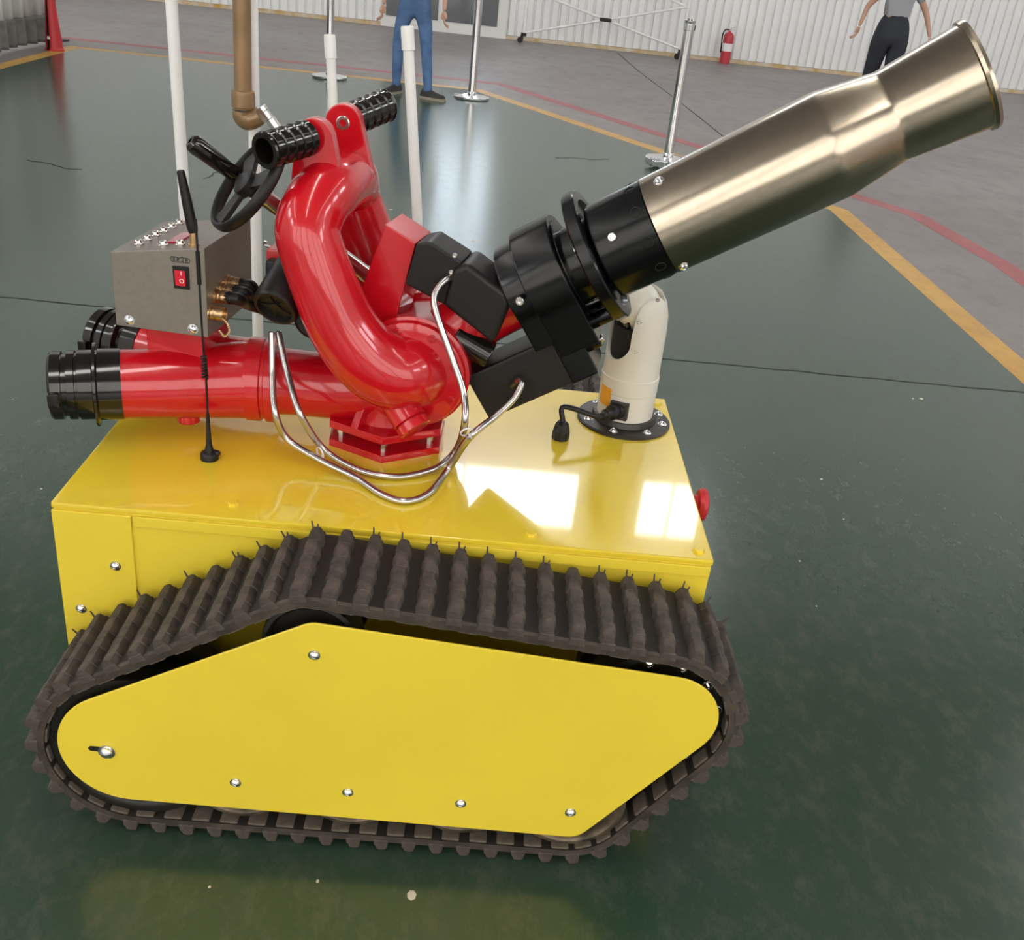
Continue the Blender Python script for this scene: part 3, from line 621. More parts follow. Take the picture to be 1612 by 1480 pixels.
b_ = B(); ab2 = ab+V((0, 0, .026)); at = onl(284, 268, (ab-MC).dot(ML)); d = at-ab2; lathe(b_, ab2, d, [(0, .0085), (.01, .0105), (d.length*.5, .0095), (d.length*.97, .0075), (d.length, .006)], 16); add('stub_antenna', b_, BPL, cb, label='thick black stub antenna')
# connectors on the side face towards the horns
RF = max(cp[1][0], cp[2][0])
def side_pt(w_, z): return L(RF-.004, w_, z)
def connector(w_, z, l_, plug):
    p_ = side_pt(w_, z); w2 = B(); lathe(w2, p_, MU, [(-.004, .017), (.006, .017), (.006, .014), (.012, .0145), (.014, .013), (.02, .0145), (.026, .013), (.032, .014), (l_, .0135)], 18); add('brass_connector', w2, BRS, cb)
    if plug:
        w2 = B(); e_ = p_+MU*(l_-.004); tgt = onl(plug[0], plug[1], -.03); tube(w2, [(*e_, .013), (*(e_+MU*.03), .0125), (*(e_*.45+tgt*.55), .010), (*tgt, .009)], .01, 12, 5); add('connector_cable', w2, BPL, cb)
def on_side(px, py):
    d = ray(px, py); q_ = CAM+d*((RF-(CAM-MC).dot(MU))/d.dot(MU)); return (q_-MC).dot(ML), q_.z
for (px, py, plug) in ((340, 466, (418, 490)), (349, 456, (424, 478)), (358, 445, (430, 466))):
    w0, z0 = on_side(px, py); connector(w0, z0, .026, plug)
wc, zc = on_side(332, 492); connector(wc, zc, .026, None)
b_ = B(); pc = side_pt(wc, zc)+MU*.024; ch = [pc+V((0, 0, -.008)), pc+MU*.012+V((0, 0, -.018)), pc+MU*.016+V((0, 0, -.034)), pc+MU*.006+V((0, 0, -.046)), pc+MU*-.004+V((0, 0, -.036))]
for q_ in spline([tuple(a) for a in ch], 4): ball(b_, q_, .0028, u=6, v_=4)
add('cap_chain', b_, BRS, cb)
# ---- whip antenna on a magnetic foot
wa = onz(330, 722, ZT); b_ = B(); lathe(b_, (wa.x, wa.y, ZT-.0005), (0, 0, 1), [(0, .0185), (.012, .0185), (.016, .016), (.020, .009), (.034, .006), (.10, .0035), (.105, .0025)], 22)
wf = add('whip_antenna', b_, BPL, robot, label='thin whip antenna on a magnetic foot'); wt = ony(308, 345, wa.y)
wd = (wt-wa); wbase = V((wa.x, wa.y, ZT))
b_ = B(); tube(b_, [wbase+V((0, 0, .09)), wbase+V((0, 0, .18)), wbase*.45+wt*.55, wt], .0022, 8, 4); add('antenna_rod', b_, BPL, wf)
k0 = .30; b_ = B(); hc = [];
for k in range(97):
    a = 2*PI*k/12; c_ = wbase.lerp(wt, .36+.10*k/96); hc.append(c_+V((math.cos(a), math.sin(a), 0))*.0055)
tube(b_, hc, .0016, 5, 1); add('antenna_coil', b_, BPL, wf)
b_ = B(); cyl(b_, wbase.lerp(wt, .75), wbase.lerp(wt, .88), .0042, seg=10); add('antenna_collar', b_, BPL, wf)
b_ = B(); ball(b_, wbase+V((.016, 0, .014)), .007, u=8, v_=6); add('cable_nub', b_, BPL, wf)
# ---- camera turret
TC = V((1.122, .605)); TR = .067
def TV(z, dx=0, dy=0): return V((TC.x+dx, TC.y+dy, z))
b_ = B(); lathe(b_, TV(ZT-.0005), (0, 0, 1), [(0, .112), (.006, .112), (.009, .109), (.011, .078), (.022, .074), (.024, .05)], 48); ct = add('camera_turret', b_, LID, robot, label='cream pan-tilt camera turret on black flange')
for a in (20, 75, 130, 200, 250, 300, 345): inst('turret_bolt', DB, frame4(TV(ZT+.009, .094*math.cos(math.radians(a)), .094*math.sin(math.radians(a))), (0, 0, 1)), ct)
b_ = B(); lathe(b_, TV(ZT+.018), (0, 0, 1), [(0, TR-.002), (.004, TR), (.066, TR), (.0675, TR-.002), (.069, TR+.001), (.105, TR+.0015), (.107, TR-.0005), (.13, TR-.001)], 48); add('turret_body', b_, WCAM, ct)
def booled(bm_a, cutters):
    me = bpy.data.meshes.new('a'); bmesh.ops.recalc_face_normals(bm_a, faces=bm_a.faces[:]); bm_a.to_mesh(me); bm_a.free(); o = bpy.data.objects.new('a', me); col.objects.link(o); cs = []
    for c_ in cutters:
        m2 = bpy.data.meshes.new('c'); bmesh.ops.recalc_face_normals(c_, faces=c_.faces[:]); c_.to_mesh(m2); c_.free(); oc = bpy.data.objects.new('c', m2); col.objects.link(oc); cs.append(oc)
        md = o.modifiers.new('b', 'BOOLEAN'); md.object = oc; md.operation = 'DIFFERENCE'; md.solver = 'EXACT'
    bpy.context.view_layer.update()
    r = bpy.data.meshes.new_from_object(o.evaluated_get(bpy.context.evaluated_depsgraph_get()))
    for x_ in [o]+cs: bpy.data.objects.remove(x_)
    b2 = B(); b2.from_mesh(r); return b2
ZB = ZT+.148
fd = V((-.86, -.51, 0)).normalized(); fs = V((fd.y*-1, fd.x, 0))     # slot runs along fd, arms stand either side
fk = B(); lathe(fk, TV(ZB-.002), (0, 0, 1), [(0, TR-.001), (.09, TR-.001), (.13, TR-.004), (.160, TR-.012), (.182, TR-.026), (.196, TR-.046), (.200, .002)], 48)
cut = B(); hw_ = .043; pol = [(-hw_, .30), (hw_, .30)]+[(hw_*math.cos(a), .062+hw_*math.sin(a)) for a in np.linspace(0, -PI, 14)]
prism(cut, pol, -.03, .12, lambda a_, z_, d: TV(ZB+z_)+fs*a_+fd*d)
add('turret_fork', booled(fk, [cut]), WCAM, ct, 30)
b_ = B(); ball(b_, TV(ZB+.140)+fd*.010, .050, (1, 1, 1.16), 32, 20); add('camera_ball', b_, WCAM, ct, 60)
b_ = B(); lathe(b_, TV(ZB+.11)+fd*.035, fd, [(0, .024), (.012, .024), (.014, .021), (.014, .0)], 24); add('lens_window', b_, BLG, ct)
b_ = B(); cyl(b_, TV(ZB-.001), TV(ZB+.095), .057, seg=32); add('slot_shade', b_, DRK, ct)  # black filler standing in for the shade inside the fork slot
for (px, py) in ((1007, 507), (1001, 554), (1035, 472)):
    d_ = ray(px, py).normalized(); o_ = CAM-TV(0); A_ = d_.x**2+d_.y**2; B_ = 2*(d_.x*o_.x+d_.y*o_.y); C_ = o_.x**2+o_.y**2-(TR-.003)**2; t_ = (-B_-math.sqrt(max(0, B_*B_-4*A_*C_)))/(2*A_); p_ = CAM+d_*t_
    n_ = V((p_.x-TC.x, p_.y-TC.y, 0)).normalized(); inst('fork_screw', SBS, frame4(p_-n_*.001, n_), ct)
b_ = B()
rows = [[TV(ZT+.052, (TR+r_)*math.cos(a), (TR+r_)*math.sin(a)) for a in np.linspace(math.radians(196), math.radians(228), 8)] for r_ in (.0006, .0016)]
rows2 = [[q_+V((0, 0, .046)) for q_ in r_] for r_ in rows]
t2 = [rows[0]+rows[1][::-1], rows2[0]+rows2[1][::-1]]; rings(b_, t2, True); add('warning_sticker', b_, ORG, ct, label='orange warning label')
a = math.radians(250); sd = V((math.cos(a), math.sin(a), 0)); sp = TV(ZT+.052)+sd*TR
b_ = B(); box(b_, sp, (.014, .044, .044), Matrix((sd, V((-sd.y, sd.x, 0)), V((0, 0, 1)))).transposed(), bev=.003); add('socket_plate', b_, LID, ct)
g0 = onz(882, 690, ZT); cd_ = (V((g0.x, g0.y, 0))-V((sp.x, sp.y, 0))); cd_.normalize(); hd = (cd_+sd*.6).normalized()
b_ = B(); lathe(b_, sp, hd, [(0, .019), (.012, .019), (.013, .016), (.02, .018), (.028, .018), (.03, .0145), (.048, .013), (.05, .0095), (.06, .008)], 20); add('cable_plug', b_, BPL, ct)
e0 = sp+hd*.055; b_ = B(); tube(b_, [e0, e0+hd*.025+V((0, 0, .004)), V((g0.x, g0.y+.01, ZT+.075)), V((g0.x, g0.y, ZT+.045)), V((g0.x, g0.y, ZT+.02))], .0062, 12, 6); add('turret_cable', b_, BPL, ct)
b_ = B(); lathe(b_, (g0.x, g0.y, ZT-.0005), (0, 0, 1), [(0, .020), (.018, .020), (.020, .0185), (.024, .0185), (.038, .015), (.044, .010)], 8); add('cable_gland', b_, BPL, ct, 20)
# ---- flexible steel conduits
def conduit(ctrl, name):
    S = spline([tuple(q_) for q_ in ctrl], 40); D_ = [0]
    for a_, c_ in zip(S, S[1:]): D_.append(D_[-1]+float(np.linalg.norm(c_-a_)))
    n = int(D_[-1]/.0026); pts = []; j = 0
    for k in range(n+1):
        t = D_[-1]*k/n
        while j < len(D_)-2 and D_[j+1] < t: j += 1
        f = (t-D_[j])/max(1e-9, D_[j+1]-D_[j]); q_ = S[j]*(1-f)+S[j+1]*f; pts.append((*q_, .0075 if k % 2 else .0067))
    w_ = B(); tube(w_, pts, .006, 10, 1); return add(name, w_, HOSE, robot, 180, label='braided steel cable conduit')
ZF = ZT+.008
cA = [onl(428, 522, -.10), onl(429, 590, -.13), onl(433, 648, -.18), onz(452, 690, ZF+.045), onz(500, 722, ZF+.02), onz(560, 752, ZF+.004), onz(602, 779, ZF), onz(640, 789, ZF), onz(676, 776, ZF), onz(708, 735, ZF+.01), onl(738, 690, -.20), onl(780, 655, -.15), onl(808, 628, -.12), onl(821, 604, -.10), onl(814, 599, -.085), onl(806, 607, -.06)]
cB = [onl(438, 522, -.09), onl(452, 585, -.13), onl(472, 650, -.19), onz(508, 705, ZF+.03), onz(560, 738, ZF+.006), onz(610, 750, ZF), onz(650, 748, ZF), onz(690, 735, ZF+.004), onz(718, 708, ZF+.02), onl(731, 670, -.20), onl(730, 620, -.17), onl(714, 570, -.15), onl(694, 515, -.135), onl(683, 475, -.12), onl(690, 452, -.105), onl(703, 440, -.09), onl(712, 437, -.07)]
kA = conduit(cA, 'steel_conduit'); kB = conduit(cB, 'steel_conduit')
TIE = mat('nylon_tie', (.75, .72, .70), .4)
for (p_, q_, d_) in ((cA[4], cB[3], V((.6, .5, .1))), (cA[10], cB[9], V((-.3, .6, .4)))):
    w_ = B(); m_ = (p_+q_)/2; torus(w_, m_, d_, .0125, .0012, .002, 20, 6); tl = m_+V((.012, -.02, -.004)); cyl(w_, m_+V((.004, -.008, 0)), tl, .0013, seg=6); add('cable_tie', w_, TIE, kA)
# ================================================================== THINGS BEHIND THE ROBOT
# ---- white plastic posts
def post_base(b_, x, y, r): lathe(b_, (x, y, 0), (0, 0, 1), [(0, r*4.2), (.008, r*4.2), (.012, r*3.8), (.016, r*1.8), (.06, r*1.4), (.062, r)], 28)
def plastic_post(px_top, px_low, y, r, label):
    t_ = ony(*px_top, y); l_ = ony(*px_low, y); d = (l_-t_); k = (t_.z-.02)/-d.z; ft = t_+d*k
    o = thing('plastic_post', (ft.x, ft.y, 0), label, 'post', 'capped white plastic posts')
    w_ = B(); cyl(w_, ft, t_, r, seg=24); add('pipe', w_, WPVC, o)
    w_ = B(); e = (t_-ft).normalized(); lathe(w_, t_-e*.055, e, [(0, r), (.001, r*1.22), (.052, r*1.2), (.056, r*1.1), (.056, 0)], 24); add('end_cap', w_, WPVC, o)
    w_ = B(); post_base(w_, ft.x, ft.y, r); add('foot', w_, WPVC, o)
plastic_post((519, 55), (526, 200), 1.15, .0125, 'white capped plastic post rising between the two red handle lugs')
plastic_post((641, 42), (657, 340), 1.15, .0140, 'white capped plastic post in front of the person in blue jeans')
# ---- pipe stand: two white posts, a cross pipe and a hanging brass spray pipe
pa, pb = ony(281, 190, 1.12), ony(402, 300, 1.12); HT = 2.15
rig = thing('spray_stand', (pa.x, pa.y, 0), 'white pipe stand with a brown metal spray pipe hanging down behind the console', 'pipe stand')
for q_, lean in ((pa, .018), (pb, .0)):
    w_ = B(); cyl(w_, (q_.x+lean, q_.y, .02), (q_.x-lean*.8, q_.y, HT), .0150, seg=24); add('post', w_, WPVC, rig)
    w_ = B(); post_base(w_, q_.x+lean, q_.y, .019); add('foot', w_, WPVC, rig)
    w_ = B(); cyl(w_, (q_.x-lean*.8, q_.y, HT-.06), (q_.x-lean*.8, q_.y, HT+.03), .024, seg=24, bev=.003); add('tee_fitting', w_, WPVC, rig)
w_ = B(); cyl(w_, (pa.x-.05, pa.y, HT), (pb.x+.12, pb.y, HT), .019, seg=24); add('cross_pipe', w_, WPVC, rig)
hy = 1.06; h0 = ony(383, 160, hy); h1 = ony(385, 60, hy)
w_ = B(); cyl(w_, (h0.x, hy, h0.z), (h1.x, hy, HT-.02), .0215, seg=28); dp = add('drop_pipe', w_, PIPB, rig, label='brown metal drop pipe')
w_ = B(); cyl(w_, (h1.x, hy-.02, HT), (h1.x, pa.y+.03, HT), .026, seg=20, bev=.003); add('pipe_clamp', w_, PIPB, rig)
w_ = B(); lathe(w_, (h0.x, hy, h0.z), (0, 0, -1), [(-.028, .0215), (-.026, .0275), (-.016, .029), (.012, .029), (.014, .027), (.016, .027)], 28)
ed = (ony(437, 205, hy-.02)-ony(412, 170, hy)).normalized(); ce = V((h0.x, hy, h0.z-.022))
tube(w_, [(*ce, .027), (*(ce+V((0, 0, -.012))), .027), (*(ce+V((.012, 0, -.020))), .0265), (*(ce+V((.030, 0, -.014))), .024), (*(ce+V((.042, 0, -.006))), .021)], .026, 24, 6); add('elbow', w_, PIPB, rig)
n0 = ony(411, 168, hy); w_ = B(); l_ = (ony(440, 208, hy)-n0).length; dn = (ony(440, 208, hy)-n0).normalized(); lathe(w_, n0, dn, [(0, .012), (.012, .0125), (.014, .0105), (.034, .0105), (.036, .014), (l_-.004, .014), (l_, .011), (l_, .0)], 8); add('spray_nozzle', w_, STL, rig, 20)
# ---- chrome queue stanchions
def stanchion(x, y, label, h=1.14):
    o = thing('queue_stanchion', (x, y, 0), label, 'stanchion', 'chrome queue stanchions')
    w_ = B(); lathe(w_, (x, y, .0015), (0, 0, 1), [(0, .185), (.008, .19), (.022, .19), (.028, .183), (.042, .09), (.050, .045), (.066, .050), (.07, .040)], 40); add('base', w_, CHR, o)
    w_ = B(); lathe(w_, (x, y, .05), (0, 0, 1), [(0, .041), (h*.86, .041), (h*.86+.003, .046), (h*.86+.05, .046), (h*.86+.053, .038)], 28); add('pole', w_, CHR, o)
    w_ = B(); lathe(w_, (x, y, .05+h*.86+.045), (0, 0, 1), [(0, .036), (.01, .043), (.03, .045), (.045, .036), (.05, .014)], 24); add('cap', w_, CHR, o)
    w_ = B(); box(w_, (x+.038, y, h*.86+.075), (.02, .035, .04), bev=.004); add('belt_clip', w_, BPL, o)
stanchion(.40, 9.70, 'chrome stanchion beside the person in blue jeans'); stanchion(2.18, 7.30, 'chrome stanchion standing on the yellow line behind the brass barrel'); stanchion(-1.16, 10.12, 'chrome stanchion standing behind the white post between the handle lugs')
w_ = B()
q_ = onz(1036, 262, 0); box(w_, (q_.x, q_.y, .042), (.14, .10, .05), Matrix.Rotation(.5, 3, 'Z') @ Matrix.Rotation(.12, 3, 'Y'), bev=.012); bmesh.ops.subdivide_edges(w_, edges=w_.edges[:], cuts=2)
for v_ in w_.verts: v_.co += V((random.uniform(-.006, .006), random.uniform(-.006, .006), random.uniform(-.006, .006)))
mz = min(v_.co.z for v_ in w_.verts); bmesh.ops.translate(w_, verts=w_.verts[:], vec=V((-.03, -.05, .0018-mz)))
setp(add('foil_bundle', w_, mat('crumpled_foil', (.55, .58, .60), .25, metal=.8), None, 10), 'small crumpled silver bundle lying beside a stanchion foot', 'bundle')
# ---- fire extinguisher by the far wall
EX = V((4.32, 16.60)); ex = thing('fire_extinguisher', (EX.x, EX.y, 0), 'red fire extinguisher standing against the white profiled wall', 'extinguisher')
XRED = mat('extinguisher_red', (.50, .03, .05), .3, coat=.4)
w_ = B(); lathe(w_, (EX.x, EX.y, .0), (0, 0, 1), [(0, .082), (.01, .086), (.40, .086), (.44, .078), (.47, .05), (.48, .026), (.50, .024)], 32); add('cylinder_body', w_, XRED, ex)
w_ = B(); lathe(w_, (EX.x, EX.y, .19), (0, 0, 1), [(0, .0868), (.12, .0868)], 32, False, False); add('paper_label', w_, WHT, ex)
w_ = B(); cyl(w_, (EX.x, EX.y, .49), (EX.x, EX.y, .53), .02, seg=14); box(w_, (EX.x+.02, EX.y, .545), (.13, .022, .012), Matrix.Rotation(-.35, 3, 'Y'), bev=.003); box(w_, (EX.x+.025, EX.y, .525), (.11, .022, .010), bev=.003); add('valve_lever', w_, STL, ex)
w_ = B(); tube(w_, [(EX.x-.015, EX.y, .515), (EX.x-.08, EX.y-.01, .51), (EX.x-.115, EX.y-.02, .42), (EX.x-.105, EX.y-.03, .28), (EX.x-.10, EX.y-.03, .16)], .011, 10, 6); add('hose', w_, BPL, ex)
# ---- red cone
CN = V((-4.06, 10.02)); cn = thing('safety_cone', (CN.x, CN.y, 0), 'tall red cone with a black strap in front of the grey curtain', 'cone')
w_ = B(); lathe(w_, (CN.x, CN.y, .0017), (0, 0, 1), [(0, .098), (.012, .098), (.02, .090), (.04, .086), (.74, .030), (.76, .024), (.76, .0)], 28); add('cone_body', w_, REDP, cn)
w_ = B(); sdv = V((-.25, -1, 0)).normalized(); sx = V((-sdv.y, sdv.x, 0))
rows = []
for z, r_ in ((.012, .099), (.045, .088), (.72, .0345)): rows.append([V((CN.x, CN.y, z))+sdv*(r_+e)*math.cos(k)+sx*(r_+e)*math.sin(k) for e, k in ((.0, -.22), (.002, -.22), (.002, .12), (.0, .12))])
rings(w_, rows, True); add('strap', w_, BPL, cn)
w_ = B(); box(w_, V((CN.x, CN.y, .13))+sdv*.084, (.03, .012, .03), Matrix((sx, sdv, V((0, 0, 1)))).transposed(), bev=.004); add('clip', w_, WHT, cn)
# ---- grey pleated curtain on a rail along the zone's edge
CUR = mat('grey_curtain', (.42, .43, .40), .45, c2=(.74, .75, .72), vscale=6, stretch=(1, 1, .05), spec=.5)
cu = thing('booth_curtain', (-4.3, 7.4, 0), 'grey pleated curtain hung on a rail beside the red cone', 'curtain')
ys = np.linspace(3.6, 10.78, 240)
CUD = mat('dark_curtain_hem', (.10, .10, .09), .6, c2=(.19, .185, .17), vscale=6)
for nm, z0, z1, m_, dx in (('hem_band', .03, .30, CUD, .012), ('cloth', .27, 2.25, CUR, 0)):
    rows = []
    for z in np.linspace(z0, z1, 8): rows.append([V((-4.36+dx+.05*math.sin(y*2*PI/.21+.6*math.sin(y*3))+.02*math.sin(y*5+z), y, z)) for y in ys])
    w_ = B(); rings(w_, rows, False, False, False); cl = add(nm, w_, m_, cu, 60); md = cl.modifiers.new('thick', 'SOLIDIFY'); md.thickness = .004
w_ = B(); cyl(w_, (-4.36, 3.5, 2.28), (-4.36, 10.9, 2.28), .022, seg=14); add('rail', w_, STL, cu)
for y in (3.55, 7.2, 10.84):
    w_ = B(); cyl(w_, (-4.36, y, .0), (-4.36, y, 2.28), .022, seg=14); lathe(w_, (-4.36, y, .0017), (0, 0, 1), [(0, .13), (.01, .13), (.014, .03)], 20); add('upright', w_, DKIR, cu)
# ---- folding display frame on casters by the wall
ff = thing('folding_frame', (2.25, 16.35, 0), 'white folding display frame with crossed struts on black casters', 'display frame')
fx = (.95, 3.53); fy = 16.33
def bar(p, q, r, nm): w_ = B(); cyl(w_, p, q, r, seg=12); add(nm, w_, WPVC, ff)
for x in fx:
    bar((x, fy, .12), (x, fy, 2.1), .028, 'upright')
    w_ = B(); box(w_, (x, fy, .135), (.09, .09, .05), bev=.008); add('foot_joint', w_, BPL, ff)
    w_ = B(); cyl(w_, (x-.05, fy-.018, .05), (x-.05, fy+.018, .05), .048, seg=18, bev=.004); box(w_, (x-.025, fy, .09), (.05, .05, .07), bev=.005); add('caster', w_, BPL, ff)
for k, (z0, z1) in enumerate(((.16, .80), (.80, 1.44), (1.44, 2.08))):
    bar((fx[0], fy-.02, z0), (fx[1], fy-.02, z1), .019, 'strut'); bar((fx[0], fy+.02, z1), (fx[1], fy+.02, z0), .019, 'strut')
    w_ = B(); box(w_, (sum(fx)/2, fy, (z0+z1)/2), (.19, .09, .055), bev=.01); add('hub', w_, BPL, ff)
# ---- people
SKIN = mat('skin', (.50, .29, .20), .5, var=.05, vscale=20)
def skinned(J_, E_, sub=2):
    """continuous body surface grown around joints {name: (x,y,z,r[,r2])}"""
    nm = list(J_); me = bpy.data.meshes.new('s'); me.from_pydata([J_[k][:3] for k in nm], [(nm.index(a), nm.index(c_)) for a, c_ in E_], []); o = bpy.data.objects.new('s', me); col.objects.link(o)
    o.modifiers.new('k', 'SKIN'); o.modifiers['k'].use_smooth_shade = True
    for i, k in enumerate(nm):
        v_ = me.skin_vertices[0].data[i]; r = J_[k][3:]; v_.radius = (r[0], r[-1]); v_.use_root = (i == 0)
    s_ = o.modifiers.new('d', 'SUBSURF'); s_.levels = sub; s_.render_levels = sub
    bpy.context.view_layer.update(); r = bpy.data.meshes.new_from_object(o.evaluated_get(bpy.context.evaluated_depsgraph_get())); bpy.data.objects.remove(o)
    b2 = B(); b2.from_mesh(r); bpy.data.meshes.remove(r); return b2
def chain(*n): return list(zip(n, n[1:]))
def person(loc, rz, label, trousers, shirt, shoem, hairm, ankL, ankR, kneeL, kneeR, hipz, handL, handR, elbL, elbR, toeL, toeR, loose, hem=.15, hipx=.085):
    o = thing('person', loc, label, 'person'); Mw = Matrix.Translation(V(loc)) @ Matrix.Rotation(rz, 4, 'Z')
    def put(nm, b_, m): bmesh.ops.transform(b_, matrix=Mw, verts=b_.verts[:]); return add(nm, b_, m, o, 80)
    hl, hr = (-.095, 0, hipz), (.095, 0, hipz)
    J_ = {'pelvis': (0, 0, hipz+.08, .10, .08), 'hl': (*hl, .06), 'hr': (*hr, .06), 'kl': (*kneeL, .045), 'kr': (*kneeR, .045), 'al': (*ankL, .036), 'ar': (*ankR, .036), 'waist': (0, .0, hipz+.22, .115, .09), 'chest': (0, .0, hipz+.42, .135, .10), 'neck0': (0, .01, hipz+.56, .055), 'neck1': (0, -.005, hipz+.63, .048), 'head0': (0, -.015, hipz+.70, .072, .085), 'head1': (0, -.01, hipz+.80, .075, .09), 'sl': (-.185, 0, hipz+.50, .05), 'sr': (.185, 0, hipz+.50, .05), 'el': (*elbL, .036), 'er': (*elbR, .036), 'wl': (*handL, .024, .020), 'wr': (*handR, .024, .020)}
    E_ = chain('pelvis', 'hl', 'kl', 'al')+chain('pelvis', 'hr', 'kr', 'ar')+chain('pelvis', 'waist', 'chest', 'neck0', 'neck1', 'head0', 'head1')+chain('chest', 'sl', 'el', 'wl')+chain('chest', 'sr', 'er', 'wr')
    b_ = skinned(J_, E_)
    # hands: palm plus five bent fingers each
    for s, h, e in ((-1, V(handL), V(elbL)), (1, V(handR), V(elbR))):
        d = (h-e).normalized(); side = V((0, -1, 0)); side = (side-d*side.dot(d)).normalized(); nrm = d.cross(side)*s
        P_ = {'a': (*h, .022, .020), 'b': (*(h+d*.05), .036, .016), 'c': (*(h+d*.085), .036, .014)}; merge(b_, skinned(P_, chain('a', 'b', 'c'), 1))
        for k, ln in enumerate((.066, .075, .070, .054)):
            bs = h+d*.082+side*(.027-.018*k); f1 = bs+d*ln*.5-nrm*.008; f2 = f1+d*ln*.35-nrm*.022; f3 = f2+d*ln*.2-nrm*.022
            merge(b_, skinned({'0': (*bs, .0092), '1': (*f1, .0088), '2': (*f2, .0082), '3': (*f3, .007)}, chain('0', '1', '2', '3'), 1))
        t0 = h+d*.022+side*.022; t1 = t0+side*.022+d*.03-nrm*.006; t2 = t1+d*.032+side*.004-nrm*.012
        merge(b_, skinned({'0': (*t0, .013), '1': (*t1, .0105), '2': (*t2, .0085)}, chain('0', '1', '2'), 1))
    # face
    hz = hipz+.755
    for s in (-1, 1): ball(b_, (s*.033, -.094, hz+.005), .013, (1, .6, .7), 10, 8); ball(b_, (s*.083, -.005, hz), .025, (.4, .7, 1.2), 10, 8)
    ball(b_, (0, -.108, hz-.025), .016, (.8, 1.1, 1.4), 10, 8); ball(b_, (0, -.094, hz-.065), .02, (1.3, .5, .35), 10, 8)
    put('body', b_, SKIN)
    k = loose
    T_ = {'pelvis': (0, 0, hipz+.04, .150, .122), 'waist': (0, 0, hipz+hem+.06, .130, .104), 'hl': (-hipx, 0, hipz-.06, .098*k), 'hr': (hipx, 0, hipz-.06, .098*k), 'ml': (*[(a+c_)/2 for a, c_ in zip(hl, kneeL)], .084*k), 'mr': (*[(a+c_)/2 for a, c_ in zip(hr, kneeR)], .084*k), 'kl': (*kneeL, .067*k), 'kr': (*kneeR, .067*k), 'cl': (*[(a+c_)/2 for a, c_ in zip(kneeL, ankL)], .062*k), 'cr': (*[(a+c_)/2 for a, c_ in zip(kneeR, ankR)], .062*k), 'al': (*ankL, .050*k), 'ar': (*ankR, .050*k), 'bl': (ankL[0], ankL[1], ankL[2]-.035, .052*k), 'br': (ankR[0], ankR[1], ankR[2]-.035, .052*k)}
    put('trousers', skinned(T_, chain('waist', 'pelvis', 'hl', 'ml', 'kl', 'cl', 'al', 'bl')+chain('pelvis', 'hr', 'mr', 'kr', 'cr', 'ar', 'br')), trousers)
    ml_ = tuple((a*.45+c_*.55) for a, c_ in zip((-.185, 0, hipz+.50), elbL)); mr_ = tuple((a*.45+c_*.55) for a, c_ in zip((.185, 0, hipz+.50), elbR))
    S_ = {'chest': (0, 0, hipz+.42, .155, .12), 'waist': (0, 0, hipz+.2, .145, .115), 'hem': (0, 0, hipz+hem-.03, .158, .130), 'neck0': (0, .01, hipz+.545, .075), 'sl': (-.185, 0, hipz+.50, .066), 'sr': (.185, 0, hipz+.50, .066), 'ml': (*ml_, .056), 'mr': (*mr_, .056)}
    put('shirt', skinned(S_, chain('chest', 'waist', 'hem')+chain('chest', 'neck0')+chain('chest', 'sl', 'ml')+chain('chest', 'sr', 'mr')), shirt)
    for an, toe in ((ankL, toeL), (ankR, toeR)):
        d = V((math.sin(toe), -math.cos(toe), 0)); sd_ = V((-d.y, d.x, 0)); b_ = B(); rows = []
        for t, wd, h in ((-.075, .024, .05), (-.06, .036, .075), (0, .042, .082), (.06, .044, .066), (.12, .050, .048), (.17, .044, .040), (.195, .022, .028)):
            c_ = V((an[0], an[1], 0))+d*t; rows.append([c_+sd_*wd*math.cos(a)*(1 if math.sin(a) > -.3 else .95)+V((0, 0, max(.022, .022+h*math.sin(a)) if math.sin(a) > 0 else .020)) for a in np.linspace(0, 2*PI, 17)[:-1]])
        rings(b_, rows, True); so = put('shoe', b_, shoem); b_ = B(); rows = []
        for t, wd in ((-.082, .026), (-.06, .040), (0, .045), (.06, .046), (.12, .053), (.175, .047), (.203, .024)):
            c_ = V((an[0], an[1], 0))+d*t; rows.append([c_+sd_*wd+V((0, 0, .0015)), c_+sd_*wd+V((0, 0, .026)), c_-sd_*wd+V((0, 0, .026)), c_-sd_*wd+V((0, 0, .0015))])
        rings(b_, rows, True); bmesh.ops.transform(b_, matrix=Mw, verts=b_.verts[:]); add('sole', b_, SOLE, so, 50)
    b_ = B(); ball(b_, (0, .012, hipz+.80), .098, (.92, 1.05, .95), 20, 14)
    for v_ in list(b_.verts):
        if v_.co.y < -.06 and v_.co.z < hipz+.83: v_.co.y = -.05
    put('hair', b_, hairm); return o
SOLE = mat('shoe_sole', (.30, .26, .21), .7); JEAN = mat('blue_denim', (.055, .115, .24), .85, c2=(.10, .19, .36), vscale=9, bump=.3, bscale=300)
DKT = mat('dark_trousers', (.022, .025, .034), .85, var=.15, vscale=5); TEE = mat('grey_shirt', (.30, .31, .33), .8); WTS = mat('white_shirt', (.7, .7, .7), .8); SHO = mat('dark_shoe', (.028, .024, .024), .7); HAIR = mat('dark_hair', (.012, .010, .009), .5)
person((-.22, 9.50, .0), 0, 'person standing in blue jeans and dark low shoes', JEAN, WTS, SHO, HAIR, (-.155, .02, .10), (.185, -.15, .10), (-.15, -.005, .47), (.14, -.07, .47), .86, (-.30, -.10, .83), (.30, -.10, .83), (-.29, .02, 1.10), (.29, .02, 1.10), -.5, 1.15, .93)
P2 = ony(1397, 80, 11.8)
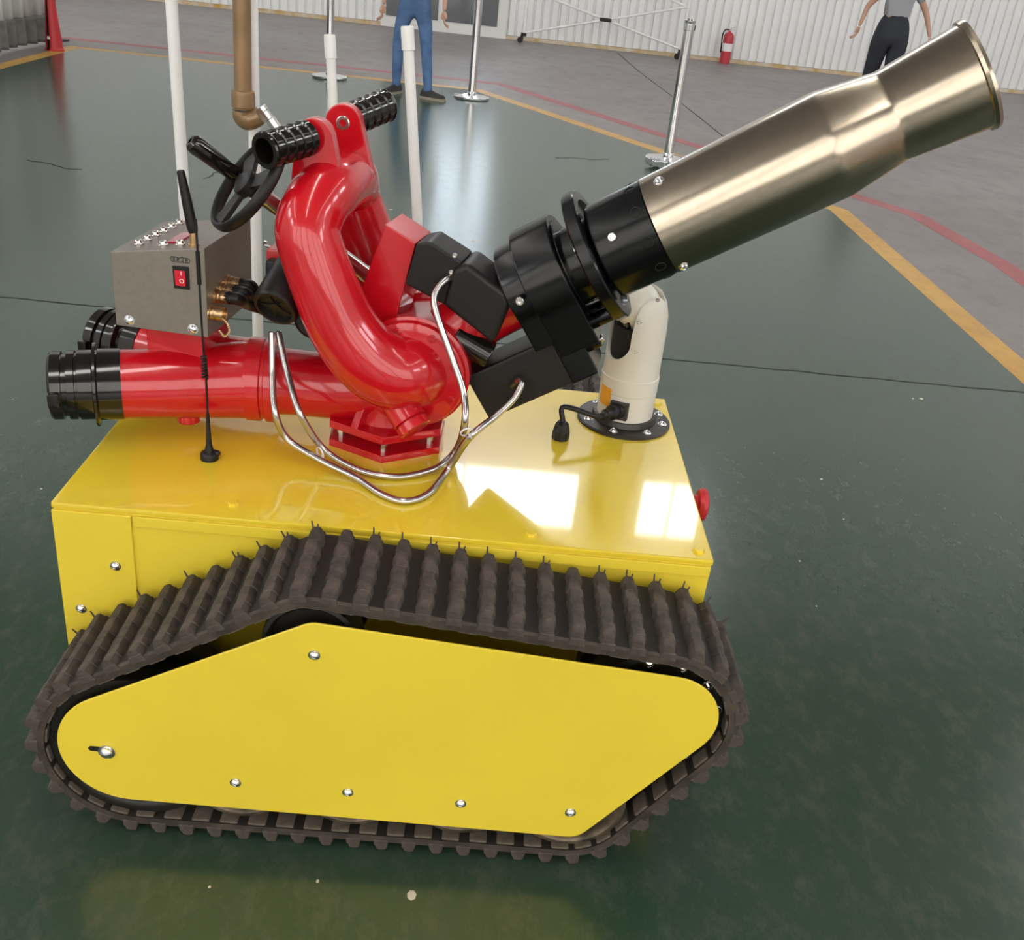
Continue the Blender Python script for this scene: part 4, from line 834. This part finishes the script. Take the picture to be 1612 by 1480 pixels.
person((P2.x, 11.8, .0), 0, 'person walking by the far wall in dark loose trousers', DKT, TEE, SHO, HAIR, (-.10, .16, .13), (.06, -.16, .10), (-.11, .10, .52), (.09, -.06, .52), .95, (-.40, .04, .99), (.43, -.10, .96), (-.34, .08, 1.22), (.36, .0, 1.20), 0, 0, 1.45, .23, .105)
